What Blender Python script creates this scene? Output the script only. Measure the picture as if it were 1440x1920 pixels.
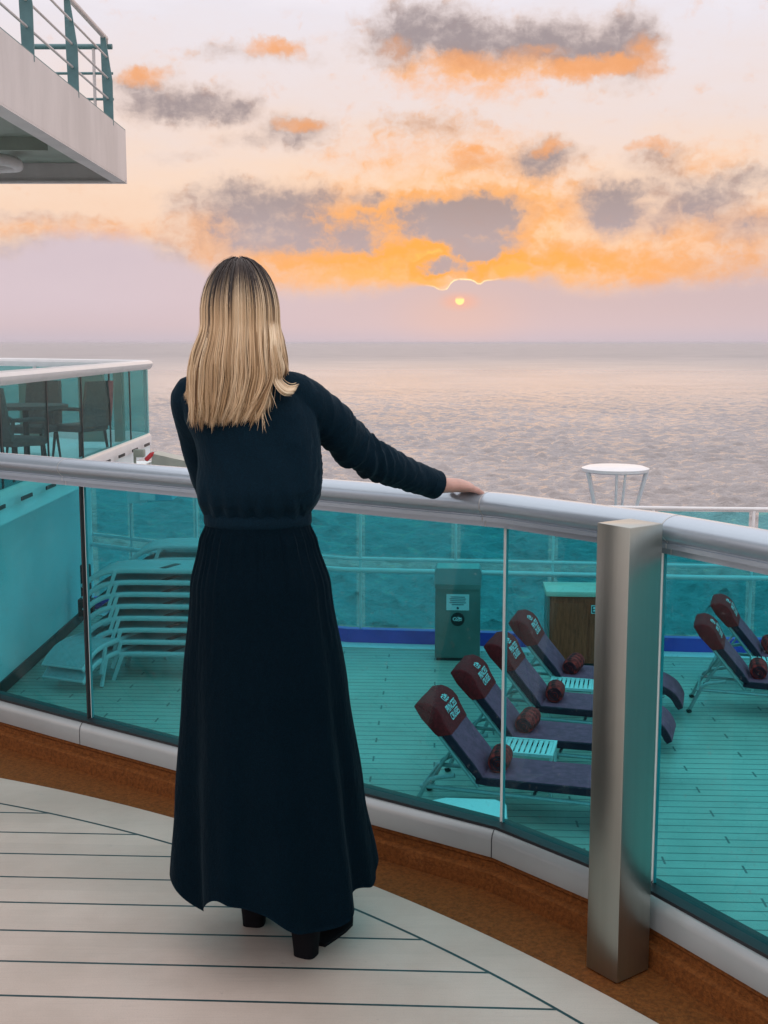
import bpy, bmesh, math, random
from mathutils import Vector, Matrix, noise as mnoise
R = math.radians
PI = math.pi
scene = bpy.context.scene
for o in list(bpy.data.objects):
    bpy.data.objects.remove(o)

# ------------------------------------------------------------------ camera
cam_d = bpy.data.cameras.new('camera')
cam = bpy.data.objects.new('camera', cam_d)
scene.collection.objects.link(cam)
cam.location = (0, 0, 1.5)
cam.rotation_euler = (R(90 - 8.04), 0, 0)
cam_d.sensor_fit = 'VERTICAL'
cam_d.sensor_height = 24
cam_d.lens = 28.125
cam_d.clip_start = 0.05
cam_d.clip_end = 200000
scene.camera = cam
scene.render.resolution_x = 768
scene.render.resolution_y = 1024
scene.view_settings.view_transform = 'Standard'
scene.view_settings.look = 'None'
scene.view_settings.gamma = 1
scene.view_settings.exposure = 0.12
scene.cycles.max_bounces = 10
scene.cycles.transparent_max_bounces = 24

SUN_EL, SUN_AZ = 1.96, 3.56

def lin(r, g, b):
    f = lambda c: (c/255/12.92) if c <= 10 else ((c/255 + .055)/1.055)**2.4
    return (f(r), f(g), f(b), 1)

# ------------------------------------------------------------------ node helper
class NT:
    def __init__(s, nt):
        s.nt = nt; s.N = nt.nodes; s.L = nt.links
    def put(s, sock, v):
        if isinstance(v, bpy.types.NodeSocket): s.L.new(v, sock)
        elif v is not None: sock.default_value = v
    def m(s, op, a, b=None, c=None, clamp=False):
        n = s.N.new('ShaderNodeMath'); n.operation = op; n.use_clamp = clamp
        for i, v in enumerate((a, b, c)):
            if v is not None: s.put(n.inputs[i], v)
        return n.outputs[0]
    def v(s, op, a, b=None, c=None, out=0):
        n = s.N.new('ShaderNodeVectorMath'); n.operation = op
        for i, x in enumerate((a, b, c)):
            if x is not None: s.put(n.inputs[i], x)
        return n.outputs['Value'] if op in ('DOT_PRODUCT', 'LENGTH', 'DISTANCE') else n.outputs[0]
    def noise(s, vec, scale, detail=4, rough=.55, color=False, dist=0, dim='3D'):
        n = s.N.new('ShaderNodeTexNoise'); n.noise_dimensions = dim
        if vec is not None: s.put(n.inputs['Vector'], vec)
        n.inputs['Scale'].default_value = scale; n.inputs['Detail'].default_value = detail
        n.inputs['Roughness'].default_value = rough; n.inputs['Distortion'].default_value = dist
        return n.outputs['Color'] if color else n.outputs['Fac']
    def mix(s, f, a, b, mode='MIX'):
        n = s.N.new('ShaderNodeMix'); n.data_type = 'RGBA'; n.blend_type = mode
        s.put(n.inputs[0], f); s.put(n.inputs[6], a); s.put(n.inputs[7], b)
        return n.outputs[2]
    def ss(s, x, a, b, lo=0, hi=1):
        n = s.N.new('ShaderNodeMapRange'); n.interpolation_type = 'SMOOTHSTEP'
        s.put(n.inputs[0], x)
        for i, q in enumerate((a, b, lo, hi)): n.inputs[i+1].default_value = q
        return n.outputs[0]
    def lr(s, x, a, b, lo=0, hi=1):
        n = s.N.new('ShaderNodeMapRange')
        s.put(n.inputs[0], x)
        for i, q in enumerate((a, b, lo, hi)): n.inputs[i+1].default_value = q
        return n.outputs[0]
    def ramp(s, x, stops):
        n = s.N.new('ShaderNodeValToRGB'); e = n.color_ramp.elements
        while len(e) < len(stops): e.new(.5)
        for q, (p, c) in zip(e, stops): q.position = p; q.color = c
        s.put(n.inputs[0], x); return n.outputs[0]
    def sep(s, v):
        n = s.N.new('ShaderNodeSeparateXYZ'); s.put(n.inputs[0], v); return n.outputs
    def comb(s, x, y, z=0.0):
        n = s.N.new('ShaderNodeCombineXYZ')
        for i, q in enumerate((x, y, z)): s.put(n.inputs[i], q)
        return n.outputs[0]

# ------------------------------------------------------------------ sky (world)
# every cloud is placed by azimuth and elevation in degrees
GREY = [(1.95,13.64,2.55,1.09,1),(4.38,13.17,2.65,.92,1),(7.03,13.22,2.62,.92,1),(9.43,12.71,2.12,.83,1),(11.19,12.86,1.4,1.19,1),(.49,12.99,1.46,.66,.8),
(-7.04,12.78,1.57,.4,.55),(-4.87,12.88,1.21,.44,.6),(-3.17,12.68,.73,.27,.4),(-11.01,11.22,1.42,.67,.8),(-9.49,10.48,2.28,.59,.95),(-7.08,10.54,1.21,.59,.9),
(-4.05,9.57,1.47,.64,.8),(-5.89,9.15,1.47,.37,.6),(-9.3,8.43,1.21,.28,.4),(1.97,9.81,2.21,.57,.6),(4.19,8.29,1.03,.47,.6),(7.12,8.29,1.5,.79,1),(12.51,8.11,1.17,.64,.7),
(-5.44,6.27,3.34,.95,1),(-2.97,6.45,1.49,.67,.9),(-.74,6.65,.79,.59,.9),(-3.98,4.96,4.48,1.08,1),(-1.5,4.61,1.74,.6,1),(3.48,5.73,2.76,1.,1.3),(4.48,4.43,1.53,.63,1.2),
(3.,3.51,1.49,.44,1),(5.94,6.02,1.47,.62,.8),(10.43,6.19,1.62,.98,1.1),(12.71,5.67,1.41,.7,.8),(14.68,6.32,1.84,.88,.9),(16.48,7.18,1.13,.54,.7),(12.89,7.3,1.4,.83,.6),
(16.45,5.12,1.59,.69,.8),(-13.96,3.65,4.55,1.13,.8),(-15.98,5.43,2.56,.32,.6),(9.16,3.95,2.18,.53,.5),(14.2,3.41,3.69,.66,.5),(-.75,5.58,1.49,.34,.6)]
GOLD = [(-.5,3.76,5.24,1.02,1),(.63,3.39,2.75,.93,1.1),(2.24,4.24,1.87,.53,1.3),(5.98,3.5,2.7,.73,1.1),(10.62,3.45,5.44,1.01,.8),(-4.,3.02,2.75,.61,.8),
(-1.99,5.45,1.99,1.08,.9),(.5,5.7,1.24,.84,.9),(5.94,6.26,2.93,1.65,.6),(-13.91,5.06,4.29,.51,.5),(-7.92,4.93,1.47,1.19,.6),(15.31,4.8,3.19,1.39,.5),(2.48,6.77,1.48,.33,.8),
(14.27,8.06,2.07,.68,.4),(4.4,12.0,3.5,.9,.7),(2.5,8.0,4.5,2.2,.45)]
LIT = [(-10.88,11.66,1.18,.44,.9),(-4.99,13.01,1.26,.4,.9),(4.39,12.5,2.66,.42,.8),(9.68,12.15,2.4,.5,1.2),(11.9,12.4,.93,.9,.8),(6.79,12.9,1.6,.3,.5),(7.6,8.75,.97,.36,.9),
(-3.93,9.9,1.1,.3,.7),(4.19,8.52,1.1,.5,.8),(12.2,8.6,.9,.3,.7),(.4,13.0,1.0,.5,.5)]
BANK = [(-17.41,4.05),(-15.08,4.8),(-12.73,4.97),(-10.36,4.18),(-7.46,3.12),(-5.,2.52),(-2.51,2.33),(-.5,2.53),(1.5,2.68),(2.3,2.62),(2.75,2.44),(3.15,2.76),(3.6,2.93),(4.1,2.9),(4.5,2.72),(4.75,2.88),(5.24,2.92),
        (6.97,3.06),(9.44,2.48),(13.05,2.69),(17.45,3.0)]
world = bpy.data.worlds.new('World'); scene.world = world; world.use_nodes = True
world.node_tree.nodes.clear()
W = NT(world.node_tree)
tc = W.N.new('ShaderNodeTexCoord').outputs['Generated']
dx, dy, dz = W.sep(W.v('NORMALIZE', tc))
el = W.m('MULTIPLY', W.m('ARCSINE', dz), 57.29578)
az = W.m('MULTIPLY', W.m('ARCTAN2', dx, dy), 57.29578)
P0 = W.comb(az, el)
w1 = W.v('SUBTRACT', W.noise(P0, .42, 3, .6, True), (.5, .5, .5))
w2 = W.v('SUBTRACT', W.noise(P0, 1.7, 4, .65, True), (.5, .5, .5))
P = W.v('ADD', P0, W.v('ADD', W.v('MULTIPLY', w1, (2.2, 1.3, 0)), W.v('MULTIPLY', w2, (.95, .75, 0))))
Ps = W.v('ADD', P0, W.v('MULTIPLY', w2, (.5, .35, 0)))
fb0 = W.m('SUBTRACT', W.noise(W.v('MULTIPLY', P0, (.6, 1.0, 1)), 1.15, 7, .60), .5)
bil = W.m('SUBTRACT', W.m('MULTIPLY', W.m('ABSOLUTE', W.m('SUBTRACT', W.noise(P, .95, 4, .55), .5)), 2.0), .16)
fb = W.m('ADD', W.m('MULTIPLY', fb0, .85), W.m('MULTIPLY', bil, .42))
fbs = W.m('SUBTRACT', W.noise(W.v('MULTIPLY', P0, (.3, .8, 1)), .55, 5, .6), .5)
def blobs(lst, grow, P):
    acc = None
    for (a, e, ra, re, w) in lst:
        s = (1/(ra*grow), 1/(re*grow), 0)
        q = W.v('MULTIPLY_ADD', P, s, (-a*s[0], -e*s[1], 0))
        val = W.m('MULTIPLY_ADD', W.v('DOT_PRODUCT', q, q), -w, w)
        acc = val if acc is None else W.m('SMOOTH_MAX', acc, val, .35)
    return W.m('MAXIMUM', acc, 0.0)
g = blobs(GREY, 1.75, P); go = blobs(GOLD, 1.6, P); li = blobs(LIT, 1.4, P)
# clear-sky colour by elevation, brightened overhead to add light on the deck
t_el = W.m('ADD', el, W.m('MULTIPLY', fbs, 5.0))
bg = W.ramp(W.lr(t_el, -2, 90), [(0, lin(208,186,192)), (.04, lin(214,190,190)), (.07, lin(242,206,180)), (.10, lin(244,214,192)), (.135, lin(234,217,212)),
     (.18, lin(231,225,232)), (.3, (1.15,1.10,1.18,1)), (.6, (1.45,1.36,1.36,1)), (1, (1.42,1.36,1.42,1))])
# peach glow around the sun's azimuth
sd = W.v('LENGTH', W.v('MULTIPLY', W.v('SUBTRACT', P0, (SUN_AZ, 4.2, 0)), (.075, .17, 0)))
glow = W.ss(sd, 0.0, 1.0, 1, 0)
bg = W.mix(W.m('MULTIPLY', glow, .42), bg, lin(255,198,128))
col = bg
gm = W.ss(W.m('ADD', go, W.m('MULTIPLY', fb, 1.3)), .0, 1.0)
goldc = W.mix(glow, lin(248,178,122), lin(255,176,72))
col = W.mix(W.m('MULTIPLY', gm, W.ss(W.noise(P, .8, 5, .6), .3, .58, .5, .9)), col, goldc)
hot = W.ss(W.m('ADD', W.m('MULTIPLY', W.ss(W.v('LENGTH', W.v('MULTIPLY', W.v('SUBTRACT', P, (2.0, 4.05, 0)), (.42, 1.3, 0))), 0., 1., 1, 0), 1.0), W.m('MULTIPLY', fb, 1.3)), .45, .95)
col = W.mix(W.m('MULTIPLY', hot, .8), col, lin(255,208,92))
gf = W.m('ADD', g, W.m('MULTIPLY', fb, 1.1))
dens = W.ss(gf, .02, 1.0)
greyc = W.mix(W.ss(gf, .3, 1.05), lin(214,190,178), lin(152,139,142))
lowlav = W.ss(el, 7.5, 4.0)
greyc = W.mix(W.m('MULTIPLY', lowlav, .6), greyc, lin(184,172,182))
edge = W.m('MULTIPLY', W.m('MULTIPLY', dens, W.m('SUBTRACT', 1.0, dens)), W.m('MULTIPLY', 3.2, W.m('ADD', W.m('MULTIPLY', gm, .8), W.m('MULTIPLY', glow, .5))), None, True)
col = W.mix(W.m('MULTIPLY', dens, .92), col, greyc)
col = W.mix(edge, col, lin(255,172,84))
lm = W.m('MULTIPLY', W.ss(W.m('ADD', li, W.m('MULTIPLY', fb, 1.0)), .05, 1.1), W.ss(gf, -.1, .35))
col = W.mix(W.m('MULTIPLY', lm, .82), col, lin(247,168,104))
# scattered cloud over the rest of the sky
far = W.m('MULTIPLY', W.ss(W.m('ABSOLUTE', W.m('SUBTRACT', az, 0)), 18, 26), 1.0)
hi = W.ss(el, 17, 24)
rest = W.m('MAXIMUM', far, hi)
cn = W.ss(W.noise(W.v('MULTIPLY', tc, (1, 1, 2.2)), 3.2, 6, .6), .5, .68)
col = W.mix(W.m('MULTIPLY', W.m('MULTIPLY', cn, rest), .6), col, lin(196,184,190))
# low bank of haze with its own top edge
fc = W.N.new('ShaderNodeFloatCurve'); c = fc.mapping.curves[0]
pts = [((a + 20)/40, (e - 1)/5) for a, e in [(-20, 4.0)] + BANK + [(20, 3.2)]]
c.points[0].location = pts[0]; c.points[1].location = pts[-1]
for p in pts[1:-1]:
    c.points.new(*p)
for p in c.points: p.handle_type = 'AUTO'
fc.mapping.update()
W.put(fc.inputs['Value'], W.lr(az, -20, 20))
near_sun = W.ss(W.m('ABSOLUTE', W.m('SUBTRACT', az, SUN_AZ)), 1.2, 4.2, 1, 0)
wob = W.m('MULTIPLY', W.m('SUBTRACT', W.noise(P0, 1.1, 5, .65), .5), W.lr(near_sun, 0, 1, 1.1, .12))
be = W.m('ADD', W.m('MULTIPLY_ADD', fc.outputs[0], 5.0, 1.0), wob)
dl = W.m('SUBTRACT', be, el)
soft = W.lr(near_sun, 0, 1, .55, .06)
bk = W.m('DIVIDE', dl, soft)
bm_ = W.ss(bk, -1.0, 1.3)
bankc = W.mix(W.ss(az, -14, 6), lin(213,196,203), lin(204,183,184))
bankc = W.mix(W.ss(el, 2.2, .2), bankc, lin(207,189,193))
bankc = W.mix(W.ss(el, .9, 0), bankc, lin(196,186,196))
bankc = W.mix(W.m('MULTIPLY', W.m('ADD', fbs, .5), .35), bankc, lin(196,178,190))
bankc = W.mix(W.m('MULTIPLY', W.ss(W.v('LENGTH', W.v('MULTIPLY', W.v('SUBTRACT', P0, (SUN_AZ, 1.2, 0)), (.22, .5, 0))), 0., 1., 1, 0), .35), bankc, lin(232,186,164))
col = W.mix(W.m('MULTIPLY', bm_, .96), col, bankc)
rimw = W.m('ABSOLUTE', W.m('ADD', dl, .0))
rim = W.m('MULTIPLY', W.m('MULTIPLY', W.ss(rimw, .0, .06, 1, 0), W.ss(W.m('ABSOLUTE', W.m('SUBTRACT', az, 3.7)), .5, 2.1, 1, 0)), W.ss(W.noise(P0, 2.4, 3, .6), .3, .52))
col = W.mix(W.m('MULTIPLY', rim, .95), col, (1.25, .92, .52, 1))
# the sun's disc, its top behind the cloud bank
sdist = W.v('LENGTH', W.v('SUBTRACT', P0, (SUN_AZ, SUN_EL, 0)))
disc = W.m('MULTIPLY', W.ss(sdist, .19, .23, 1, 0), W.ss(W.m('ADD', el, W.m('MULTIPLY', fb, .12)), SUN_EL-.0, SUN_EL+.13, 1, .1))
halo = W.ss(W.v('LENGTH', W.v('MULTIPLY', W.v('SUBTRACT', P0, (SUN_AZ, SUN_EL-.06, 0)), (.6, 1.3, 0))), .1, .75, .5, 0)
col = W.mix(halo, col, lin(246,172,140))
col = W.mix(disc, col, (1.35, .9, .36, 1))
# below the horizon
col = W.mix(W.ss(el, -.6, -.05, 1, 0), col, lin(170,158,165))
sky = W.N.new('ShaderNodeTexSky'); sky.sky_type = 'NISHITA'; sky.sun_disc = False
sky.sun_elevation = R(SUN_EL); sky.sun_rotation = R(SUN_AZ)
b1 = W.N.new('ShaderNodeBackground'); W.put(b1.inputs[0], sky.outputs[0]); b1.inputs[1].default_value = .002
b2 = W.N.new('ShaderNodeBackground'); W.put(b2.inputs[0], col); b2.inputs[1].default_value = .97
ad = W.N.new('ShaderNodeAddShader'); W.L.new(b1.outputs[0], ad.inputs[0]); W.L.new(b2.outputs[0], ad.inputs[1])
ow = W.N.new('ShaderNodeOutputWorld'); W.L.new(ad.outputs[0], ow.inputs[0])

# ------------------------------------------------------------------ sun lamp
sl = bpy.data.lights.new('sun', 'SUN'); sl.energy = .12; sl.angle = R(30); sl.color = (1, .68, .42)
so = bpy.data.objects.new('sun', sl); scene.collection.objects.link(so)
so.rotation_euler = Vector((-math.sin(R(SUN_AZ))*math.cos(R(3.5)), -math.cos(R(SUN_AZ))*math.cos(R(3.5)), -math.sin(R(3.5)))).to_track_quat('-Z', 'Y').to_euler()

# ------------------------------------------------------------------ materials
def mat(name, color, rough=.5, metal=0, var=.0, vscale=8, bump=0, bscale=60, spec=.5, aniso=None, sheen=0, stretch=None, rvar=0):
    m = bpy.data.materials.new(name); m.use_nodes = True
    t = NT(m.node_tree); b = m.node_tree.nodes['Principled BSDF']
    b.inputs['Base Color'].default_value = (*color[:3], 1)
    b.inputs['Roughness'].default_value = rough; b.inputs['Metallic'].default_value = metal
    b.inputs['Specular IOR Level'].default_value = spec
    if sheen:
        b.inputs['Sheen Weight'].default_value = sheen; b.inputs['Sheen Roughness'].default_value = .5
    co = t.N.new('ShaderNodeTexCoord').outputs['Object']
    if stretch: co = t.v('MULTIPLY', co, stretch)
    if var:
        n = t.noise(co, vscale, 5, .6)
        dark = tuple(c*(1-var) for c in color[:3]) + (1,); lt = tuple(min(1, c*(1+var)) for c in color[:3]) + (1,)
        t.put(b.inputs['Base Color'], t.mix(t.ss(n, .3, .7), dark, lt))
    if rvar:
        t.put(b.inputs['Roughness'], t.lr(t.noise(co, vscale*1.7, 4, .6), .3, .7, rough-rvar, rough+rvar))
    if bump:
        bn = t.N.new('ShaderNodeBump'); bn.inputs['Strength'].default_value = bump; bn.inputs['Distance'].default_value = .01
        t.put(bn.inputs['Height'], t.noise(co, bscale, 3, .6)); t.L.new(bn.outputs[0], b.inputs['Normal'])
    return m

def glass_mat(name, tint, refl=.05, rough=.01, graze=.5, salt=0):
    m = bpy.data.materials.new(name); m.use_nodes = True; t = NT(m.node_tree); t.N.clear()
    tr = t.N.new('ShaderNodeBsdfTransparent'); tr.inputs[0].default_value = (*[math.sqrt(c) for c in tint], 1)
    gl = t.N.new('ShaderNodeBsdfGlossy'); gl.inputs['Roughness'].default_value = rough; gl.inputs[0].default_value = (.9, .96, .97, 1)
    lw = t.N.new('ShaderNodeLayerWeight'); lw.inputs[0].default_value = .5
    f = t.m('MULTIPLY_ADD', t.m('POWER', lw.outputs['Facing'], 5.0), graze, refl*.5)
    mx = t.N.new('ShaderNodeMixShader'); t.put(mx.inputs[0], f); t.L.new(tr.outputs[0], mx.inputs[1]); t.L.new(gl.outputs[0], mx.inputs[2])
    co = t.N.new('ShaderNodeTexCoord').outputs['Object']
    sp = t.m('ADD', t.m('MULTIPLY', t.ss(t.noise(co, 70, 2, .5), .66, .74), .16), t.m('MULTIPLY', t.ss(t.noise(t.v('MULTIPLY', co, (1, 1, .5)), 2.6, 5, .65), .48, .8), .07))
    df = t.N.new('ShaderNodeBsdfDiffuse'); df.inputs[0].default_value = (.7, .75, .76, 1)
    m2 = t.N.new('ShaderNodeMixShader'); t.put(m2.inputs[0], t.m('MULTIPLY', sp, salt)); t.L.new(mx.outputs[0], m2.inputs[1]); t.L.new(df.outputs[0], m2.inputs[2])
    o = t.N.new('ShaderNodeOutputMaterial'); t.L.new((m2 if salt else mx).outputs[0], o.inputs[0])
    return m

M = {}
M['glass'] = glass_mat('tinted_glass', (.088, .54, .60), .04, salt=.5)
M['glass_far'] = glass_mat('windscreen_glass', (.28, .80, .88), .04)
M['glass_balcony'] = glass_mat('balcony_glass', (.24, .60, .62), .06, .01, .15)
M['rail'] = mat('silver_painted_rail', (.41, .50, .58), .24, .45, .02, 4)
M['rail_low'] = mat('pale_aluminium_profile', (.40, .44, .45), .3, .4, .04, 5)
M['rubber'] = mat('black_gasket', (.012, .014, .018), .5)
M['chrome'] = mat('polished_edge', (.8, .82, .82), .15, .9)
M['glass_edge'] = mat('glass_edge_pale', (.62, .7, .7), .2, 0)
M['white'] = mat('white_ship_paint', (.78, .79, .8), .38, 0, .05, 1.2, .06, 30)
M['white_rail'] = mat('white_rail_paint', (.72, .74, .76), .35, .1, .03, 5)
M['post'] = mat('brushed_steel', (.37, .40, .37), .33, .95, .03, 40, .02, 300, stretch=(1, 1, .02), rvar=.02)
M['brown'] = mat('brown_deck_paint', (.17, .056, .012), .75, 0, .3, 90, .5, 170, spec=.2)
M['teal_metal'] = mat('teal_painted_steel', (.09, .2, .22), .45, 0, .1, 6)
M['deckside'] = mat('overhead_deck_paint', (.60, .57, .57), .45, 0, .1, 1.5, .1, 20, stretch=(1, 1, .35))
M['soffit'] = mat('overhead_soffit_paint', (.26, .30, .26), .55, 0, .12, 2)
M['slat'] = mat('pale_table_paint', (.85, .86, .86), .4)
M['lounge_metal'] = mat('lounger_frame_paint', (.42, .44, .44), .35, .4, .05, 10)
M['sling'] = mat('stacked_lounger_sling', (.42, .5, .52), .7, 0, .08, 12, .1, 200)
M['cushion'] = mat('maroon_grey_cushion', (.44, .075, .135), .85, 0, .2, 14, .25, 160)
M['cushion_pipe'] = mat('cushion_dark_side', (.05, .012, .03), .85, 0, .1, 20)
M['towel'] = mat('maroon_terry_towel', (.40, .008, .012), .95, 0, .3, 40, .6, 260)
M['ink'] = mat('white_embroidery', (.9, .9, .92), .7)
M['bin'] = mat('bin_steel', (.15, .2, .19), .35, .3, .1, 3)
M['bin_top'] = mat('bin_lid', (.36, .4, .42), .3, .4, .06, 3)
M['notice'] = mat('notice_paper', (.7, .74, .78), .6)
M['print'] = mat('notice_print', (.05, .07, .1), .7)
M['black'] = mat('black_plastic', (.01, .012, .014), .5)
M['counter'] = mat('cabinet_counter', (.74, .66, .55), .35, 0, .06, 4)
M['blue'] = mat('blue_kerb_paint', (.10, .07, .50), .45, 0, .12, 2)
M['hull'] = mat('hull_white_paint', (.78, .90, .94), .4, 0, .05, .8)
M['grey_box'] = mat('grey_green_locker', (.36, .38, .33), .5, 0, .1, 5)
M['red'] = mat('red_lifebuoy', (.5, .03, .04), .5)
M['chair_dark'] = mat('woven_chair', (.16, .11, .11), .8, 0, .2, 30, .3, 80)
M['skin'] = mat('skin', (.50, .30, .25), .5, 0, .08, 30, .1, 90)
M['skin'].node_tree.nodes['Principled BSDF'].inputs['Subsurface Weight'].default_value = .12
M['skin'].node_tree.nodes['Principled BSDF'].inputs['Subsurface Radius'].default_value = (.02, .008, .004)
M['boot'] = mat('black_suede', (.004, .004, .006), .85, 0, .1, 30, spec=.15)
M['eye'] = mat('eye_white', (.8, .8, .78), .2)
M['iris'] = mat('iris', (.05, .08, .1), .1)
M['lips'] = mat('lips', (.45, .14, .13), .45)

def fabric_dress():
    m = mat('navy_crepe_fabric', (.0035, .015, .027), .82, sheen=.0)
    t = NT(m.node_tree); b = m.node_tree.nodes['Principled BSDF']
    co = t.N.new('ShaderNodeTexCoord').outputs['Object']
    n = t.noise(co, 3, 4, .6); n2 = t.noise(co, 420, 2, .7)
    t.put(b.inputs['Base Color'], t.mix(t.ss(n2, .3, .75), (.0009, .0085, .017, 1), (.0021, .019, .035, 1)))
    b.inputs['Sheen Weight'].default_value = .09; b.inputs['Sheen Roughness'].default_value = .35
    b.inputs['Sheen Tint'].default_value = (.35, .6, .75, 1)
    h = t.m('ADD', t.m('MULTIPLY', t.noise(t.v('MULTIPLY', co, (1, 1, .45)), 14, 4, .6), .8), t.m('MULTIPLY', t.noise(co, 500, 2, .6), .06))
    bn = t.N.new('ShaderNodeBump'); bn.inputs['Strength'].default_value = .7; bn.inputs['Distance'].default_value = .02
    t.put(bn.inputs['Height'], h); t.L.new(bn.outputs[0], b.inputs['Normal'])
    b.inputs['Specular IOR Level'].default_value = .1
    return m
M['dress'] = fabric_dress()

def hair_mat():
    m = mat('blonde_hair', (.5, .35, .2), .42); t = NT(m.node_tree); b = m.node_tree.nodes['Principled BSDF']
    co = t.N.new('ShaderNodeTexCoord').outputs['Object']
    at = t.N.new('ShaderNodeAttribute'); at.attribute_name = 'tone'; tone = at.outputs['Fac']
    at2 = t.N.new('ShaderNodeAttribute'); at2.attribute_name = 'along'; al = at2.outputs['Fac']
    blonde = t.ramp(tone, [(0, (.14, .07, .028, 1)), (.25, (.38, .23, .11, 1)), (.6, (.70, .49, .28, 1)), (1, (.88, .72, .50, 1))])
    root = t.ss(t.m('ADD', al, t.m('MULTIPLY', t.m('SUBTRACT', tone, .5), .24)), .16, .36, 1, 0)
    t.put(b.inputs['Base Color'], t.mix(root, blonde, t.mix(tone, (.006, .005, .005, 1), (.03, .013, .008, 1))))
    b.inputs['Specular IOR Level'].default_value = .55
    return m
M['hair'] = hair_mat()

def wood_mat():
    m = mat('cabinet_wood', (.3, .1, .05), .5); t = NT(m.node_tree); b = m.node_tree.nodes['Principled BSDF']
    co = t.N.new('ShaderNodeTexCoord').outputs['Object']
    n = t.noise(t.v('MULTIPLY', co, (9, 9, .8)), 5, 6, .7, dist=.5)
    t.put(b.inputs['Base Color'], t.mix(t.ss(n, .3, .7), (.40, .045, .018, 1), (.85, .10, .04, 1)))
    return m
M['wood'] = wood_mat()

def roll_mat():
    m = mat('plaid_towel', (.5, .05, .05), .95); t = NT(m.node_tree); b = m.node_tree.nodes['Principled BSDF']
    co = t.N.new('ShaderNodeTexCoord').outputs['Object']
    x, y, z = t.sep(co)
    a = t.ss(t.m('SINE', t.m('MULTIPLY', y, 75)), -.6, .3)
    c_ = t.ss(t.m('SINE', t.m('MULTIPLY', t.m('ADD', x, z), 62)), -.2, .4)
    f = t.m('MULTIPLY', t.m('ADD', a, c_), .5)
    f = t.m('MULTIPLY', f, t.ss(t.noise(co, 30, 3), .25, .6))
    t.put(b.inputs['Base Color'], t.mix(f, (.06, .003, .006, 1), (.95, .035, .03, 1)))
    return m
M['plaid'] = roll_mat()

def upper_deck_mat():
    m = mat('synthetic_teak_deck', (.5, .45, .4), .55); t = NT(m.node_tree); b = m.node_tree.nodes['Principled BSDF']
    co = t.N.new('ShaderNodeTexCoord').outputs['Object']
    x, y, z = t.sep(co)
    r = t.v('LENGTH', t.v('SUBTRACT', t.comb(x, y), (-2.914, -.19, 0)))
    ring = t.ss(t.m('ABSOLUTE', t.m('SUBTRACT', r, 4.284)), .0035, .0052, 1, 0)
    inside = t.ss(r, 4.279, 4.281, 1, 0)
    yy = t.m('ADD', t.m('MULTIPLY', y, .9989), t.m('MULTIPLY', x, .0465))
    u = t.m('DIVIDE', t.m('SUBTRACT', yy, 2.8565), .1535)
    fr = t.m('MULTIPLY', t.m('ABSOLUTE', t.m('SUBTRACT', u, t.m('ROUND', u))), .1535)
    jit = t.m('MULTIPLY', t.m('SUBTRACT', t.noise(co, 25, 3), .5), .0012)
    ln = t.m('MULTIPLY', t.ss(t.m('ADD', fr, jit), .0032, .0048, 1, 0), inside)
    line = t.m('MAXIMUM', ring, ln)
    pl = t.N.new('ShaderNodeTexWhiteNoise'); pl.noise_dimensions = '1D'; t.put(pl.inputs['W'], t.m('FLOOR', t.m('ADD', u, .5)))
    base = t.mix(t.ss(t.noise(co, 2.2, 5, .6), .3, .7), (.455, .37, .315, 1), (.56, .465, .405, 1))
    base = t.mix(t.m('MULTIPLY', pl.outputs[0], .22), base, (.33, .275, .24, 1))
    base = t.mix(t.m('MULTIPLY', t.ss(t.noise(co, 260, 2, .7), .45, .75), .18), base, (.24, .21, .20, 1))
    gr = t.noise(t.v('MULTIPLY', co, (1.2, 60, 1)), 4, 5, .7)
    base = t.mix(t.m('MULTIPLY', t.ss(gr, .45, .75), .22), base, (.28, .23, .20, 1))
    sc_ = t.ss(t.noise(t.v('MULTIPLY', co, (2.5, 7, 1)), 2.1, 6, .75, dist=1.2), .60, .72)
    base = t.mix(t.m('MULTIPLY', sc_, .16), base, (.22, .19, .18, 1))
    spots = t.ss(t.noise(co, 17, 3, .7), .69, .76)
    base = t.mix(t.m('MULTIPLY', spots, .35), base, (.2, .18, .17, 1))
    t.put(b.inputs['Base Color'], t.mix(line, base, (.008, .035, .042, 1)))
    t.put(b.inputs['Roughness'], t.lr(t.noise(co, 6, 4), .3, .7, .42, .62))
    bn = t.N.new('ShaderNodeBump'); bn.inputs['Strength'].default_value = .35; bn.inputs['Distance'].default_value = .004
    t.put(bn.inputs['Height'], t.m('ADD', t.m('MULTIPLY', line, -1.0), t.m('MULTIPLY', t.noise(co, 240, 3, .7), .35)))
    t.L.new(bn.outputs[0], b.inputs['Normal'])
    return m
M['deck'] = upper_deck_mat()

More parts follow.
